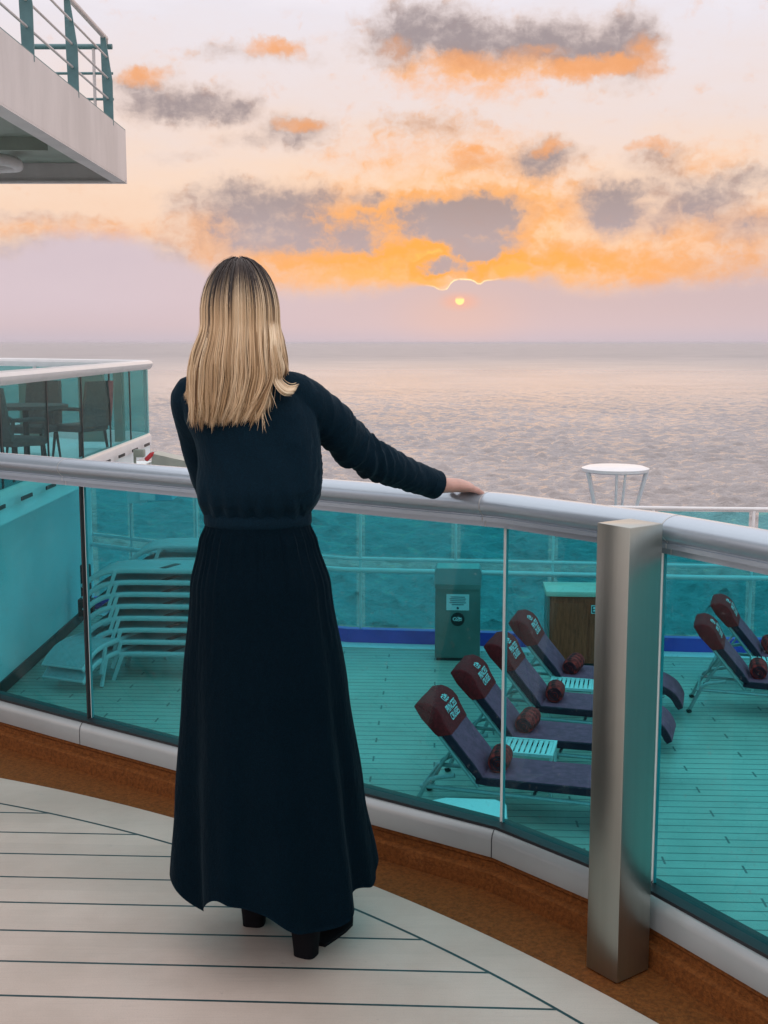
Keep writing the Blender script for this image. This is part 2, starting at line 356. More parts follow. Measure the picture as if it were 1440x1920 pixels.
def lower_deck_mat():
    m = mat('lower_deck_planks', (.5, .5, .48), .5); t = NT(m.node_tree); b = m.node_tree.nodes['Principled BSDF']
    co = t.N.new('ShaderNodeTexCoord').outputs['Object']
    x, y, z = t.sep(co)
    a = R(-2.5)
    yy = t.m('SUBTRACT', t.m('MULTIPLY', y, math.cos(a)), t.m('MULTIPLY', x, math.sin(a)))
    xx = t.m('ADD', t.m('MULTIPLY', x, math.cos(a)), t.m('MULTIPLY', y, math.sin(a)))
    u = t.m('DIVIDE', yy, .145); row = t.m('FLOOR', t.m('ADD', u, .5))
    fr = t.m('MULTIPLY', t.m('ABSOLUTE', t.m('SUBTRACT', u, t.m('ROUND', u))), .145)
    ln = t.ss(fr, .004, .011, 1, 0)
    pr = t.m('FLOORED_MODULO', row, 4.0)
    v = t.m('DIVIDE', t.m('ADD', xx, t.m('MULTIPLY', pr, .62)), 2.5)
    fx = t.m('MULTIPLY', t.m('ABSOLUTE', t.m('SUBTRACT', v, t.m('ROUND', v))), 2.5)
    ln = t.m('MAXIMUM', ln, t.ss(fx, .006, .013, 1, 0))
    wn = t.N.new('ShaderNodeTexWhiteNoise'); wn.noise_dimensions = '1D'; t.put(wn.inputs['W'], row)
    base = t.mix(t.ss(t.noise(co, .7, 5, .6), .3, .7), (.44, .42, .36, 1), (.60, .58, .50, 1))
    base = t.mix(t.m('MULTIPLY', wn.outputs[0], .25), base, (.40, .38, .34, 1))
    base = t.mix(t.m('MULTIPLY', t.ss(t.noise(co, 3.5, 5, .7), .5, .75), .3), base, (.3, .3, .27, 1))
    t.put(b.inputs['Base Color'], t.mix(t.m('MULTIPLY', ln, .85), base, (.06, .07, .07, 1)))
    t.put(b.inputs['Roughness'], t.lr(t.noise(co, 1.5, 4), .3, .7, .3, .55))
    return m
M['lower_deck'] = lower_deck_mat()

def water_mat():
    m = mat('sea_water', (.02, .09, .11), .12); t = NT(m.node_tree); b = m.node_tree.nodes['Principled BSDF']
    co = t.N.new('ShaderNodeTexCoord').outputs['Object']
    c1 = t.v('MULTIPLY', co, (.75, 1.2, 1))
    sw = t.noise(c1, .055, 3, .5)
    n1 = t.noise(c1, .15, 6, .62, dist=.6)
    n2 = t.noise(t.v('MULTIPLY', co, (.8, 1.3, 1)), .9, 5, .65, dist=.3)
    h = t.m('ADD', t.m('MULTIPLY', n1, .9), t.m('MULTIPLY', n2, .48))
    bn = t.N.new('ShaderNodeBump'); bn.inputs['Strength'].default_value = 1; bn.inputs['Distance'].default_value = 1.0
    t.put(bn.inputs['Height'], h); t.L.new(bn.outputs[0], b.inputs['Normal'])
    b.inputs['IOR'].default_value = 1.5; b.inputs['Specular IOR Level'].default_value = .9
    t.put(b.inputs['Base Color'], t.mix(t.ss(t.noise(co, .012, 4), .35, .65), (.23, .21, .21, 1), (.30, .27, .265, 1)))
    dist = t.v('LENGTH', co)
    t.put(b.inputs['Roughness'], t.lr(dist, 150, 2600, .08, .5))
    return m
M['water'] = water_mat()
# ------------------------------------------------------------------ mesh helpers
COL = scene.collection
def obj(name, bm, m, parent=None, smooth=True, ang=40):
    me = bpy.data.meshes.new(name)
    bmesh.ops.recalc_face_normals(bm, faces=bm.faces[:])
    bm.to_mesh(me); bm.free()
    ms = m if isinstance(m, (list, tuple)) else [m]
    for q in ms: me.materials.append(M[q] if isinstance(q, str) else q)
    if smooth:
        me.polygons.foreach_set('use_smooth', [True]*len(me.polygons))
        try: me.set_sharp_from_angle(angle=R(ang))
        except Exception: pass
    o = bpy.data.objects.new(name, me); COL.objects.link(o)
    if parent: o.parent = parent
    return o
def thing(name, label, cat, loc=(0, 0, 0), rz=0, group=None):
    o = bpy.data.objects.new(name, None); COL.objects.link(o); o.empty_display_size = .1
    o.location = loc; o.rotation_euler = (0, 0, rz)
    return tag(o, label, cat, group)
def tag(o, label, cat, group=None):
    o['label'] = label; o['category'] = cat
    if group: o['group'] = group
    return o
def struct(name, bm, m, **k):
    o = obj(name, bm, m, **k); o['kind'] = 'structure'; return o
def box(bm, c, s, rot=None, bev=0.0, mi=0):
    r = bmesh.ops.create_cube(bm, size=1)
    vs = r['verts']
    mt = Matrix.Translation(Vector(c)) @ (rot.to_4x4() if rot else Matrix.Identity(4)) @ Matrix.Diagonal((*s, 1))
    bmesh.ops.transform(bm, matrix=mt, verts=vs)
    fs = list({f for v in vs for f in v.link_faces})
    for f in fs: f.material_index = mi
    if bev:
        es = list({e for v in vs for e in v.link_edges})
        bmesh.ops.bevel(bm, geom=es, offset=bev, segments=2, affect='EDGES', profile=.5)
def B(): return bmesh.new()
def rings(bm, rs, cap=True, closed=True, mi=0):
    """skin a list of rings (lists of points)"""
    vr = [[bm.verts.new(p) for p in r] for r in rs]
    n = len(vr[0])
    for a, b in zip(vr, vr[1:]):
        for i in range(n if closed else n-1):
            f = bm.faces.new((a[i], a[(i+1) % n], b[(i+1) % n], b[i])); f.material_index = mi
    if cap and closed:
        bm.faces.new(vr[0][::-1]).material_index = mi; bm.faces.new(vr[-1]).material_index = mi
    return vr
def tube(bm, pts, rad, seg=10, cap=True, flat=None, mi=0):
    pts = [Vector(p) for p in pts]; n = len(pts)
    rad = rad if isinstance(rad, (list, tuple)) else [rad]*n
    up = None; rs = []
    for i, p in enumerate(pts):
        d = (pts[min(i+1, n-1)] - pts[max(i-1, 0)]).normalized()
        if up is None:
            up = Vector((0, 0, 1)) if abs(d.z) < .9 else Vector((0, 1, 0))
        s = d.cross(up).normalized(); up = s.cross(d).normalized()
        r = rad[i]; ra, rb = r if isinstance(r, (tuple, list)) else (r, r)
        rs.append([p + s*ra*math.cos(2*PI*k/seg) + up*rb*math.sin(2*PI*k/seg) for k in range(seg)])
    rings(bm, rs, cap, mi=mi)
def bar(bm, a, b, w, h, up=(0, 0, 1), mi=0):
    a, b = Vector(a), Vector(b); d = (b-a); L = d.length; d.normalize()
    s = d.cross(Vector(up)).normalized(); u = s.cross(d)
    rot = Matrix((d, s, u)).transposed()
    box(bm, (a+b)/2, (L, w, h), rot, 0, mi)
def smooth_curve(pts, n=8):
    """Catmull-Rom through points"""
    P = [Vector(p) for p in pts]; P = [P[0]*2-P[1]] + P + [P[-1]*2-P[-2]]; out = []
    for i in range(1, len(P)-2):
        for k in range(n):
            t = k/n
            out.append(.5*((2*P[i]) + (P[i+1]-P[i-1])*t + (2*P[i-1]-5*P[i]+4*P[i+1]-P[i+2])*t*t + (3*P[i]-P[i-1]-3*P[i+1]+P[i+2])*t**3))
    out.append(P[-2]); return out
def interp(tab, x):
    if x <= tab[0][0]: return tab[0][1:]
    for a, b in zip(tab, tab[1:]):
        if x <= b[0]:
            t = (x-a[0])/(b[0]-a[0]); t = t*t*(3-2*t)*.5 + t*.5
            return tuple(p+(q-p)*t for p, q in zip(a[1:], b[1:]))
    return tab[-1][1:]
def sweep(bm, path, prof, mi=0, caps=True):
    """sweep a profile [(offset outwards, z)] along a plan polyline with mitred corners"""
    n = len(path); rs = []
    for i, (x, y) in enumerate(path):
        a = Vector(path[i]) - Vector(path[i-1]) if i else Vector(path[1]) - Vector(path[0])
        b = Vector(path[i+1]) - Vector(path[i]) if i < n-1 else a
        a.normalize(); b.normalize()
        na = Vector((-a.y, a.x)); nb = Vector((-b.y, b.x)); m = (na+nb).normalized(); m /= max(.3, m.dot(na))
        rs.append([(x + m.x*o, y + m.y*o, z) for o, z in prof])
    rings(bm, rs, caps, mi=mi)
def offset_path(path, d):
    out = []; n = len(path)
    for i, (x, y) in enumerate(path):
        a = Vector(path[i]) - Vector(path[i-1]) if i else Vector(path[1]) - Vector(path[0])
        b = Vector(path[i+1]) - Vector(path[i]) if i < n-1 else a
        a.normalize(); b.normalize()
        na = Vector((-a.y, a.x)); nb = Vector((-b.y, b.x)); m = (na+nb).normalized(); m /= max(.3, m.dot(na))
        out.append((x+m.x*d, y+m.y*d))
    return out
def remesh(bm, vox, smooth_it=4, name='tmp'):
    me = bpy.data.meshes.new(name); bmesh.ops.recalc_face_normals(bm, faces=bm.faces[:]); bm.to_mesh(me); bm.free()
    o = bpy.data.objects.new(name, me); COL.objects.link(o)
    r = o.modifiers.new('r', 'REMESH'); r.mode = 'VOXEL'; r.voxel_size = vox; r.use_smooth_shade = True
    s = o.modifiers.new('s', 'SMOOTH'); s.factor = .5; s.iterations = smooth_it
    dg = bpy.context.evaluated_depsgraph_get(); ev = o.evaluated_get(dg)
    nb = bmesh.new(); nb.from_mesh(ev.to_mesh()); ev.to_mesh_clear()
    bpy.data.objects.remove(o); bpy.data.meshes.remove(me)
    return nb
def copy_thing(root, loc, rz, label, group=None):
    r = root.copy(); COL.objects.link(r); r.location = loc; r.rotation_euler = (0, 0, rz); r['label'] = label
    if group: r['group'] = group
    for ch in [c for c in bpy.data.objects if c.parent == root]:
        c2 = ch.copy(); COL.objects.link(c2); c2.parent = r
        for g_ in [q for q in bpy.data.objects if q.parent == ch]:
            d2 = g_.copy(); COL.objects.link(d2); d2.parent = c2
    return r
def text_bm(s, size, ext=.0):
    """lettering as a flat mesh in the xy plane, centred"""
    cu = bpy.data.curves.new('t', 'FONT'); cu.body = s; cu.size = size; cu.align_x = 'CENTER'; cu.align_y = 'CENTER'; cu.resolution_u = 3; cu.offset = size*.012
    o = bpy.data.objects.new('t', cu); COL.objects.link(o)
    dg = bpy.context.evaluated_depsgraph_get(); ev = o.evaluated_get(dg)
    nb = bmesh.new(); nb.from_mesh(ev.to_mesh()); ev.to_mesh_clear()
    bpy.data.objects.remove(o); bpy.data.curves.remove(cu)
    return nb

# ------------------------------------------------------------------ sea
SEA = -27.0
bm = B()
rr = [3, 60, 200, 600, 2000, 8000, 30000, 79000]; prev = None
for r in rr:
    ring = [bm.verts.new((r*math.cos(2*PI*k/96), r*math.sin(2*PI*k/96), SEA)) for k in range(96)]
    if prev:
        for k in range(96): bm.faces.new((prev[k], prev[(k+1) % 96], ring[(k+1) % 96], ring[k]))
    else: bm.faces.new(ring)
    prev = ring
import numpy as np
def wave_patch():
    NR, NA = 1250, 900
    r = 70*np.exp(np.linspace(0, math.log(1900/70), NR))
    a = np.radians(np.linspace(-42, 42, NA))
    RR, AA = np.meshgrid(r, a, indexing='ij')
    X = RR*np.sin(AA); Y = RR*np.cos(AA)
    dr = RR*(math.log(1900/70)/NR); Z = np.zeros_like(X); DX = np.zeros_like(X); DY = np.zeros_like(X)
    rs_ = np.random.RandomState(7)
    for i in range(120):
        lam = .8*(7/.8)**(rs_.rand()**1.2); th = rs_.normal(R(78), R(38)); ph = rs_.rand()*2*PI
        k = 2*PI/lam; kx, ky = k*math.cos(th), k*math.sin(th)
        amp = .033*lam**.62
        fade = np.clip((lam/dr-2.2)/2.5, 0, 1)
        # slow groups so that crests come and go
        g = .55 + .45*np.sin(X*kx*.11*rs_.uniform(.5, 1.5) - Y*ky*.13*rs_.uniform(.5, 1.5) + rs_.rand()*6)
        arg = kx*X + ky*Y + ph
        Z += amp*g*fade*np.sin(arg)
        DX -= .75*amp*g*fade*math.cos(th)*np.cos(arg)*-1; DY -= .75*amp*g*fade*math.sin(th)*np.cos(arg)*-1
    e = np.clip((1900-RR)/900, 0, 1)*np.clip((R(42)-np.abs(AA))/R(2), 0, 1)
    V = np.stack([X+DX*e, Y+DY*e, SEA+.0+Z*e], -1).reshape(-1, 3).astype(np.float32)
    i, j = np.meshgrid(np.arange(NR-1), np.arange(NA-1), indexing='ij')
    q = (i*NA+j); F = np.stack([q, q+1, q+NA+1, q+NA], -1).reshape(-1, 4)
    me = bpy.data.meshes.new('water')
    me.vertices.add(len(V)); me.vertices.foreach_set('co', V.ravel())
    me.loops.add(F.size); me.loops.foreach_set('vertex_index', F.ravel().astype(np.int32))
    me.polygons.add(len(F)); me.polygons.foreach_set('loop_start', np.arange(0, F.size, 4, dtype=np.int32))
    me.update(calc_edges=True)
    b2_ = bmesh.new(); b2_.from_mesh(me); bm.to_mesh(me)   # join the flat far sea to the patch
    for v in bm.verts: v.co.z -= .7
    tmp_ = bpy.data.meshes.new('t'); bm.to_mesh(tmp_); b2_.from_mesh(tmp_); b2_.to_mesh(me); b2_.free(); bm.free()
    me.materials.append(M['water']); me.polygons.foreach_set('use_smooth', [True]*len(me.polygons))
    o = bpy.data.objects.new('water', me); COL.objects.link(o); o['kind'] = 'structure'
    if me.polygons[0].normal.z < 0: me.flip_normals()
wave_patch()

# ------------------------------------------------------------------ sea haze
bm = B(); box(bm, (0, 0, (SEA-3+12)/2), (160000, 160000, 12-(SEA-3)))
hz = obj('haze', bm, 'rubber', smooth=False); hz['kind'] = 'stuff'
hm = bpy.data.materials.new('sea_haze'); hm.use_nodes = True; hm.node_tree.nodes.clear()
pv = hm.node_tree.nodes.new('ShaderNodeVolumePrincipled'); pv.inputs['Color'].default_value = (.93, .9, .95, 1); pv.inputs['Density'].default_value = 3.0e-5; pv.inputs['Anisotropy'].default_value = .2
ho = hm.node_tree.nodes.new('ShaderNodeOutputMaterial'); hm.node_tree.links.new(pv.outputs[0], ho.inputs['Volume'])
hz.data.materials.clear(); hz.data.materials.append(hm)
# ------------------------------------------------------------------ upper deck
RAILP = [(-5.2, 7.05), (-1.04, 4.13), (-.355, 3.66), (.33, 3.19), (.665, 2.815), (1.35, 1.67), (1.9, .2), (2.0, -2)]
ECX, ECY, ER = -3.3515, -.5902, 5.0093
bm = B()
arc = [(ECX + ER*math.cos(a), ECY + ER*math.sin(a)) for a in [R(-25 + 130*k/150) for k in range(151)]]
poly = arc + [(-8, 4.2), (-8, -4), (1.1, -4)]
vs = [bm.verts.new((x, y, .004)) for x, y in poly]; bm.faces.new(vs)
vb = [bm.verts.new((x, y, -.003)) for x, y in poly]
for i in range(len(arc)-1): bm.faces.new((vs[i], vs[i+1], vb[i+1], vb[i]))
struct('deck', bm, 'deck', smooth=False)
bm = B()
pp = offset_path(RAILP, .02)
vs = [bm.verts.new((x, y, -.004)) for x, y in pp]
f_ = bm.faces.new(vs + [bm.verts.new((-8, -4, -.004)), bm.verts.new((-8, 7.05, -.004))])
struct('deck_border', bm, 'brown', smooth=False)
# brown coaming that carries the glass
bm = B()
dense = []
for (a, b) in zip(RAILP, RAILP[1:]):
    L = (Vector(b)-Vector(a)).length; n = max(1, int(L/.03))
    for k in range(n): dense.append((a[0]+(b[0]-a[0])*k/n, a[1]+(b[1]-a[1])*k/n))
dense.append(RAILP[-1])
def coam(i): return .0022*(mnoise.noise(Vector((i*.9, 0, 0))) + .6*mnoise.noise(Vector((i*.31, 5, 0))))
path = dense; n = len(path); rs = []
for i, (x, y) in enumerate(path):
    a = Vector(path[i]) - Vector(path[i-1]) if i else Vector(path[1]) - Vector(path[0])
    b = Vector(path[i+1]) - Vector(path[i]) if i < n-1 else a
    a.normalize(); b.normalize(); na = Vector((-a.y, a.x)); nb_ = Vector((-b.y, b.x)); m = (na+nb_).normalized(); m /= max(.3, m.dot(na))
    j, j2 = coam(i), coam(i+500)
    prof = [(.05, -.3), (.05, .085), (-.038, .085), (-.040+j, .075+j2), (-.034, .068), (-.036, .052), (-.05+j2, .05+j), (-.058+j, .045+j2*.6), (-.062, .0), (-.062, -.3)]
    rs.append([(x+m.x*o, y+m.y*o, z) for o, z in prof])
rings(bm, rs)
struct('coaming', bm, 'brown')
bm = B(); sweep(bm, RAILP, [(.052, -2.72), (.052, -.02), (.07, -.02), (.07, -2.72)]); struct('deck_front_wall', bm, 'white', smooth=False)

# glass railing
rl = thing('glass_railing', 'curved railing of teal glass panels under a broad silver handrail, the woman leans on it', 'railing')
bm = B()
prof = []
for k in range(17):                                     # rounded cap
    a = R(-35 + 250*k/16); prof.append((.056*math.cos(a), 1.056 + .045*math.sin(a)))
prof = prof[::-1]
LOWER = [(.038, 1.018), (.038, .992), (.012, .985), (.012, .968), (-.016, .968), (-.016, .99), (-.034, .992), (-.034, 1.008), (-.030, 1.010), (-.030, 1.014), (-.036, 1.018)]
prof = [(o*.90, 1.1 - (1.101-z)*.70) for o, z in prof + LOWER]
sweep(bm, RAILP, prof)
obj('handrail', bm, 'rail', rl, ang=30)
def railpt(i, t): a, b = Vector(RAILP[i]), Vector(RAILP[i+1]); return a + (b-a)*t
# seams in the handrail
for (i, t) in ((0, .985), (4, .03), (2, .93)):
    p = railpt(i, t); d = (Vector(RAILP[i+1])-Vector(RAILP[i])).normalized(); nn = Vector((-d.y, d.x))
    bm = B(); pr2 = [((o)*1.012, (z-1.05)*1.012+1.05) for o, z in prof]
    rings(bm, [[(p.x+nn.x*o+d.x*s, p.y+nn.y*o+d.y*s, z) for o, z in pr2] for s in (-.0015, .0015)])
    obj('handrail_seam', bm, 'lounge_metal', rl)
panels = [((0, .02), (0, .33)), ((0, .334), (0, .66)), ((0, .664), (0, .9985)), ((1, .006), (2, .993)), ((3, .008), (3, .99)), ((4, .006), (4, .99)), ((5, .01), (5, .99)), ((6, .01), (6, .99))]
for (i0, t0), (i1, t1) in panels:
    p, q = railpt(i0, t0), railpt(i1, t1)
    d = (q-p).normalized(); nn = Vector((-d.y, d.x))*.005
    bm = B()
    lo = [p-nn, q-nn, q+nn, p+nn]
    rings(bm, [[(v.x, v.y, z) for v in lo] for z in (.15, 1.012)])
    g_ = obj('glass_panel', bm, 'glass', rl, smooth=False)
    for e, s in ((p, -1), (q, 1)):
        bm = B()
        c_ = e + d*s*.0012
        box(bm, (c_.x, c_.y, .58), (.002, .0098, .858), Matrix.Rotation(math.atan2(d.y, d.x), 3, 'Z'))
        obj('panel_edge', bm, 'glass_edge', g_, smooth=False)
bm = B(); sweep(bm, RAILP, [(.03, .16), (.03, .175), (.008, .178), (-.008, .178), (-.03, .172), (-.03, .158)]); obj('gasket', bm, 'rubber', rl)
bm = B(); sweep(bm, RAILP, [(.04, .088), (.04, .158), (.028, .166), (-.022, .166), (-.034, .162), (-.043, .15), (-.046, .135), (-.046, .088)]); obj('bottom_rail', bm, 'rail_low', rl, ang=30)
for (i, t) in ((0, .997), (2, .99), (3, .99), (0, .66)):
    p = railpt(i, t); d = (Vector(RAILP[i+1])-Vector(RAILP[i])).normalized(); nn = Vector((-d.y, d.x))
    bm = B(); pr2 = [(.0408, .0875), (.0408, .1585), (.0285, .1668), (-.0225, .1668), (-.0345, .1628), (-.044, .1504), (-.0469, .135), (-.0469, .0875)]
    rings(bm, [[(p.x+nn.x*o+d.x*s, p.y+nn.y*o+d.y*s, z) for o, z in pr2] for s in (-.0012, .0012)])
    obj('rail_joint', bm, 'rubber', rl)

p = railpt(0, .9992); d = (Vector(RAILP[1])-Vector(RAILP[0])).normalized()
bm = B(); box(bm, (p.x-.006, p.y-.006, .58), (.007, .013, .855), Matrix.Rotation(math.atan2(d.y, d.x), 3, 'Z')); obj('joint_seal', bm, 'rubber', rl, smooth=False)
# steel post
PX, PY = .55, 2.65
bm = B()
rot = Matrix.Rotation(math.atan2(.6, .8), 3, 'Z')
c_ = rot @ Vector((.056, .05, 0))
box(bm, (PX + c_.x, PY + c_.y, .545), (.112, .10, 1.09), rot, .003)
for v in bm.verts: v.co -= Vector((PX, PY, 0))
po = obj('steel_post', bm, 'post', smooth=True, ang=30); po.location = (PX, PY, 0)
tag(po, 'square brushed steel post standing inside the glass railing', 'post')

# ------------------------------------------------------------------ lower deck
LZ = -2.7
EDGE = [(-4.6, 18.7), (-2.5, 17.35), (-.5, 16.55), (4.2, 16.0), (9, 15.7)]
bm = B()
vs = [bm.verts.new((x, y, LZ)) for x, y in [(-4.6, 1)] + EDGE + [(9, 1)]]; bm.faces.new(vs)
struct('lower_deck', bm, 'lower_deck', smooth=False)
bm = B(); sweep(bm, EDGE, [(-.03, LZ+.004), (-.03, LZ+.20), (.1, LZ+.20), (.1, LZ-3.0), (.0, LZ-3.0)]); struct('deck_kerb', bm, 'blue', smooth=False)
bm = B(); sweep(bm, EDGE, [(-.30, LZ+.004), (-.30, LZ+.012), (-.035, LZ+.012), (-.035, LZ+.004)]); struct('waterway', bm, 'slat', smooth=False)

ws = thing('glass_windscreen', 'long pale blue glass windscreen with round rails along the lower deck edge', 'windscreen')
for zz, r_, nm in ((-.72, .028, 'top_rail'), (-1.50, .026, 'middle_rail'), (-1.64, .036, 'handrail')):
    bm = B(); off = -.09 if nm == 'handrail' else .03
    pth = offset_path(EDGE, off)
    tube(bm, [(x, y, zz) for x, y in pth], r_, 12); obj(nm, bm, 'white_rail', ws)
# posts at even spacing along the edge
segs = []; tot = 0
for a, b in zip(EDGE, EDGE[1:]):
    L = (Vector(b)-Vector(a)).length; segs.append((tot, L, Vector(a), Vector(b))); tot += L
def edgept(s):
    for (s0, L, a, b) in segs:
        if s <= s0+L+1e-6:
            return a+(b-a)*((s-s0)/L), (b-a).normalized()
    return segs[-1][3], (segs[-1][3]-segs[-1][2]).normalized()
s_ref = None; best = 9
for k in range(2000):
    s = tot*k/2000; p, d = edgept(s)
    if abs(p.x/p.y - (-45/2213)) < best: best = abs(p.x/p.y+45/2213); s_ref = s
SP = 1.335
ks = [k for k in range(-12, 12) if 0 < s_ref+k*SP < tot]
for k in ks:
    p, d = edgept(s_ref+k*SP); nn = Vector((-d.y, d.x)); q = p + nn*.03
    bm = B(); rot = Matrix.Rotation(math.atan2(d.y, d.x), 3, 'Z')
    box(bm, (q.x, q.y, (LZ+.2-.72)/2), (.035, .035, .72*-1-(LZ+.2)), rot, .004)
    box(bm, (q.x-nn.x*.06, q.y-nn.y*.06, -1.64), (.02, .14, .03), rot)
    obj('windscreen_post', bm, 'white_rail', ws)
allp = [0.02] + [s_ref+k*SP for k in ks] + [tot-.02]
for a, b in zip(allp, allp[1:]):
    if b-a < .3: continue
    p, d = edgept(a+.065); q, _ = edgept(b-.065); nn = Vector((-d.y, d.x))
    for z0, z1, inset in ((LZ+.235, -1.68, 0), (-1.46, -.76, 0)):
        bm = B(); lo = [p+nn*.026, q+nn*.026, q+nn*.034, p+nn*.034]
        rings(bm, [[(v.x, v.y, z) for v in lo] for z in (z0, z1)]); obj('windscreen_glass', bm, 'glass_far', ws, smooth=False)

# ------------------------------------------------------------------ white ship side, balcony wing at the left
bm = B()
box(bm, (-4.75, 10.0, (-.125+LZ)/2), (.3, 17.4, -.125-LZ-.004), None, .01)
sw_ = obj('ship_side_wall', bm, 'hull', smooth=False); tag(sw_, 'tall white steel wall beside the left end of the lower deck', 'wall')
bm = B(); box(bm, (-4.59, 10.0, LZ+.09), (.03, 17.2, .16)); o_ = obj('skirting', bm, 'rubber', sw_, smooth=False)
BX = -3.42
BP = [(BX, 5.5), (BX, 17.5), (-6.6, 20.2)]
bw = thing('balcony_wing', 'white balcony wing at the left with slotted white edge and teal glass railing', 'balcony')
bm = B()
vs_t = [(BX, 5.5), (BX, 17.5), (-6.6, 20.2), (-9, 20.2), (-9, 5.5)]
rings(bm, [[(x, y, z) for x, y in vs_t] for z in (-.12, .02)])
obj('slab', bm, 'hull', bw, smooth=False)
bm = B(); sweep(bm, BP, [(-.02, .02), (-.02, .16), (.01, .2), (.06, .2), (.08, .16), (.08, .02)][::-1]); obj('deck_edge', bm, 'white_rail', bw)
for i in range(14):                                        # drain slots
    y = 6.2 + i*.82
    bm = B(); box(bm, (BX+.084*1 - .0, y, .075), (.012, .34, .035)); obj('drain_slot', bm, 'rubber', bw, smooth=False)
bm = B(); hp = [(-.07, 1.2), (-.05, 1.235), (0, 1.25), (.05, 1.235), (.07, 1.2), (.06, 1.16), (.03, 1.12), (-.03, 1.12), (-.06, 1.16)]
sweep(bm, BP, hp); obj('handrail', bm, 'white_rail', bw)
ys = [5.6, 7.4, 9.2, 10.7, 12.2, 13.6, 15.0, 16.2, 17.46]
for a, b in zip(ys, ys[1:]):
    bm = B(); box(bm, (BX, (a+b)/2, .66), (.012, b-a-.025, .92)); obj('balcony_glass', bm, 'glass_balcony', bw, smooth=False)
for a in ys[1:-1]:
    bm = B(); box(bm, (BX, a, .66), (.016, .022, .92)); obj('glass_joint', bm, 'rubber', bw, smooth=False)
bm = B(); d = Vector((-3.18, 2.7)).normalized()
bar(bm, (BX-.05, 17.54, .66), (-6.55, 20.16, .66), .012, .92); obj('end_glass', bm, 'glass_balcony', bw, smooth=False)
for t in (.33, .68, 1.0):
    p = Vector((BX, 17.5))*(1-t) + Vector((-6.6, 20.2))*t
    bm = B(); box(bm, (p.x, p.y, .66), (.06, .06, .92)); obj('rail_post', bm, 'white_rail', bw, smooth=False)
bm = B(); box(bm, (BX-.03, 17.44, .66), (.05, .05, .92)); obj('corner_post', bm, 'white_rail', bw, smooth=False)
# wall panels and columns deeper in the balcony
for x, y, w in ((-4.1, 16.9, .34), (-4.75, 16.2, .28), (-5.6, 14.9, .22), (-3.72, 16.9, .12)):
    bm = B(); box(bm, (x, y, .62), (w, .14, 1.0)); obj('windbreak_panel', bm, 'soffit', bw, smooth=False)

# woven chairs and a table on the balcony
def balcony_chair(loc, rz, label):
    t = thing('woven_armchair', label, 'chair', loc, rz, 'dark woven chairs on the balcony')
    bm = B(); box(bm, (0, 0, .42), (.5, .5, .09), None, .03); obj('seat', bm, 'chair_dark', t)
    bm = B()
    prof = [(-.25, .44), (-.3, .7), (-.34, 1.0)]
    rs = []
    for x, z in prof:
        w = .26 - (z-.44)*.06
        rs.append([(x-.03, -w, z), (x-.03, w, z), (x+.03, w-.02, z), (x+.03, -w+.02, z)])
    rings(bm, rs); obj('backrest', bm, 'chair_dark', t)
    for sx in (-1, 1):
        for sy in (-1, 1):
            bm = B(); tube(bm, [(sx*.21, sy*.21, .4), (sx*.25, sy*.24, 0)], [.02, .014], 8); obj('leg', bm, 'black', t)
    for sy in (-1, 1):
        bm = B(); tube(bm, smooth_curve([(-.28, sy*.26, .66), (.05, sy*.28, .66), (.22, sy*.26, .62), (.2, sy*.25, .44)], 4), .022, 8); obj('arm', bm, 'chair_dark', t)
    return t
balcony_chair((-3.80, 15.0, .03), R(150), 'dark woven chair with tall back nearest the balcony glass end')
balcony_chair((-3.98, 12.9, .03), R(60), 'dark woven chair at the near side of the balcony table')
balcony_chair((-4.75, 13.9, .03), R(-10), 'dark woven chair on the far side of the balcony table')
balcony_chair((-4.32, 14.75, .03), R(-100), 'dark woven chair behind the balcony table, turned to the camera')
t = thing('balcony_table', 'dark round table among the woven chairs behind the balcony glass', 'table', (-4.13, 13.85, .03))
bm = B(); tube(bm, [(0, 0, .72), (0, 0, .76)], .48, 28); obj('tabletop', bm, 'chair_dark', t)
bm = B(); tube(bm, [(0, 0, 0), (0, 0, .03), (0, 0, .05), (0, 0, .71)], [.26, .25, .035, .035], 16); obj('pedestal', bm, 'black', t)

# small fittings on the hull by the balcony end
bm = B()
pr = [(-.26, -.2), (-.22, .26), (.40, .12), (.30, -.12)]
rings(bm, [[(x, y, z) for x, z in pr] for y in (-.25, .25)])
gb = obj('grey_locker', bm, 'grey_box', smooth=False); gb.location = (-3.28, 18.3, -.42)
tag(gb, 'grey green sloping locker beyond the balcony end', 'locker')
bm = B(); box(bm, (0, 0, 0), (.5, .6, .3), None, .01); box(bm, (-.3, 0, .1), (.3, .5, .6), None, .01)
lg = obj('support_bracket', bm, 'hull', smooth=False); lg.location = (-3.45, 18.3, -.72); tag(lg, 'white bracket holding the grey locker on the hull', 'bracket')
bm = B(); tube(bm, [(-.07, 0, -.07), (-.06, 0, -.06), (.05, 0, .05), (.07, 0, .07), (.09, 0, .085), (.10, 0, .09)], [.03, .045, .045, .025, .02, .008], 14)
lb = obj('fire_extinguisher', bm, 'red'); lb.location = (-3.28, 16.7, -.08); lb.scale = (.7, .7, .7); tag(lb, 'small tilted red extinguisher on the white hull below the balcony', 'extinguisher')
fl = thing('floodlight', 'small grey floodlight on a stalk below the balcony edge', 'lamp', (-3.25, 15.6, -.13))
bm = B(); tube(bm, [(0, 0, -.25), (0, 0, .18)], .018, 8); obj('stalk', bm, 'soffit', fl)
bm = B(); box(bm, (.06, 0, .2), (.14, .12, .1), None, .015); obj('lamp_head', bm, 'soffit', fl)

# ------------------------------------------------------------------ overhead deck corner
OX, OY, OZ = -3.55, 17.05, 3.70
ov = thing('overhead_deck', 'corner of a pale grey deck overhead with open teal railing', 'deck overhang')
bm = B()
x0 = -12; y0 = 3
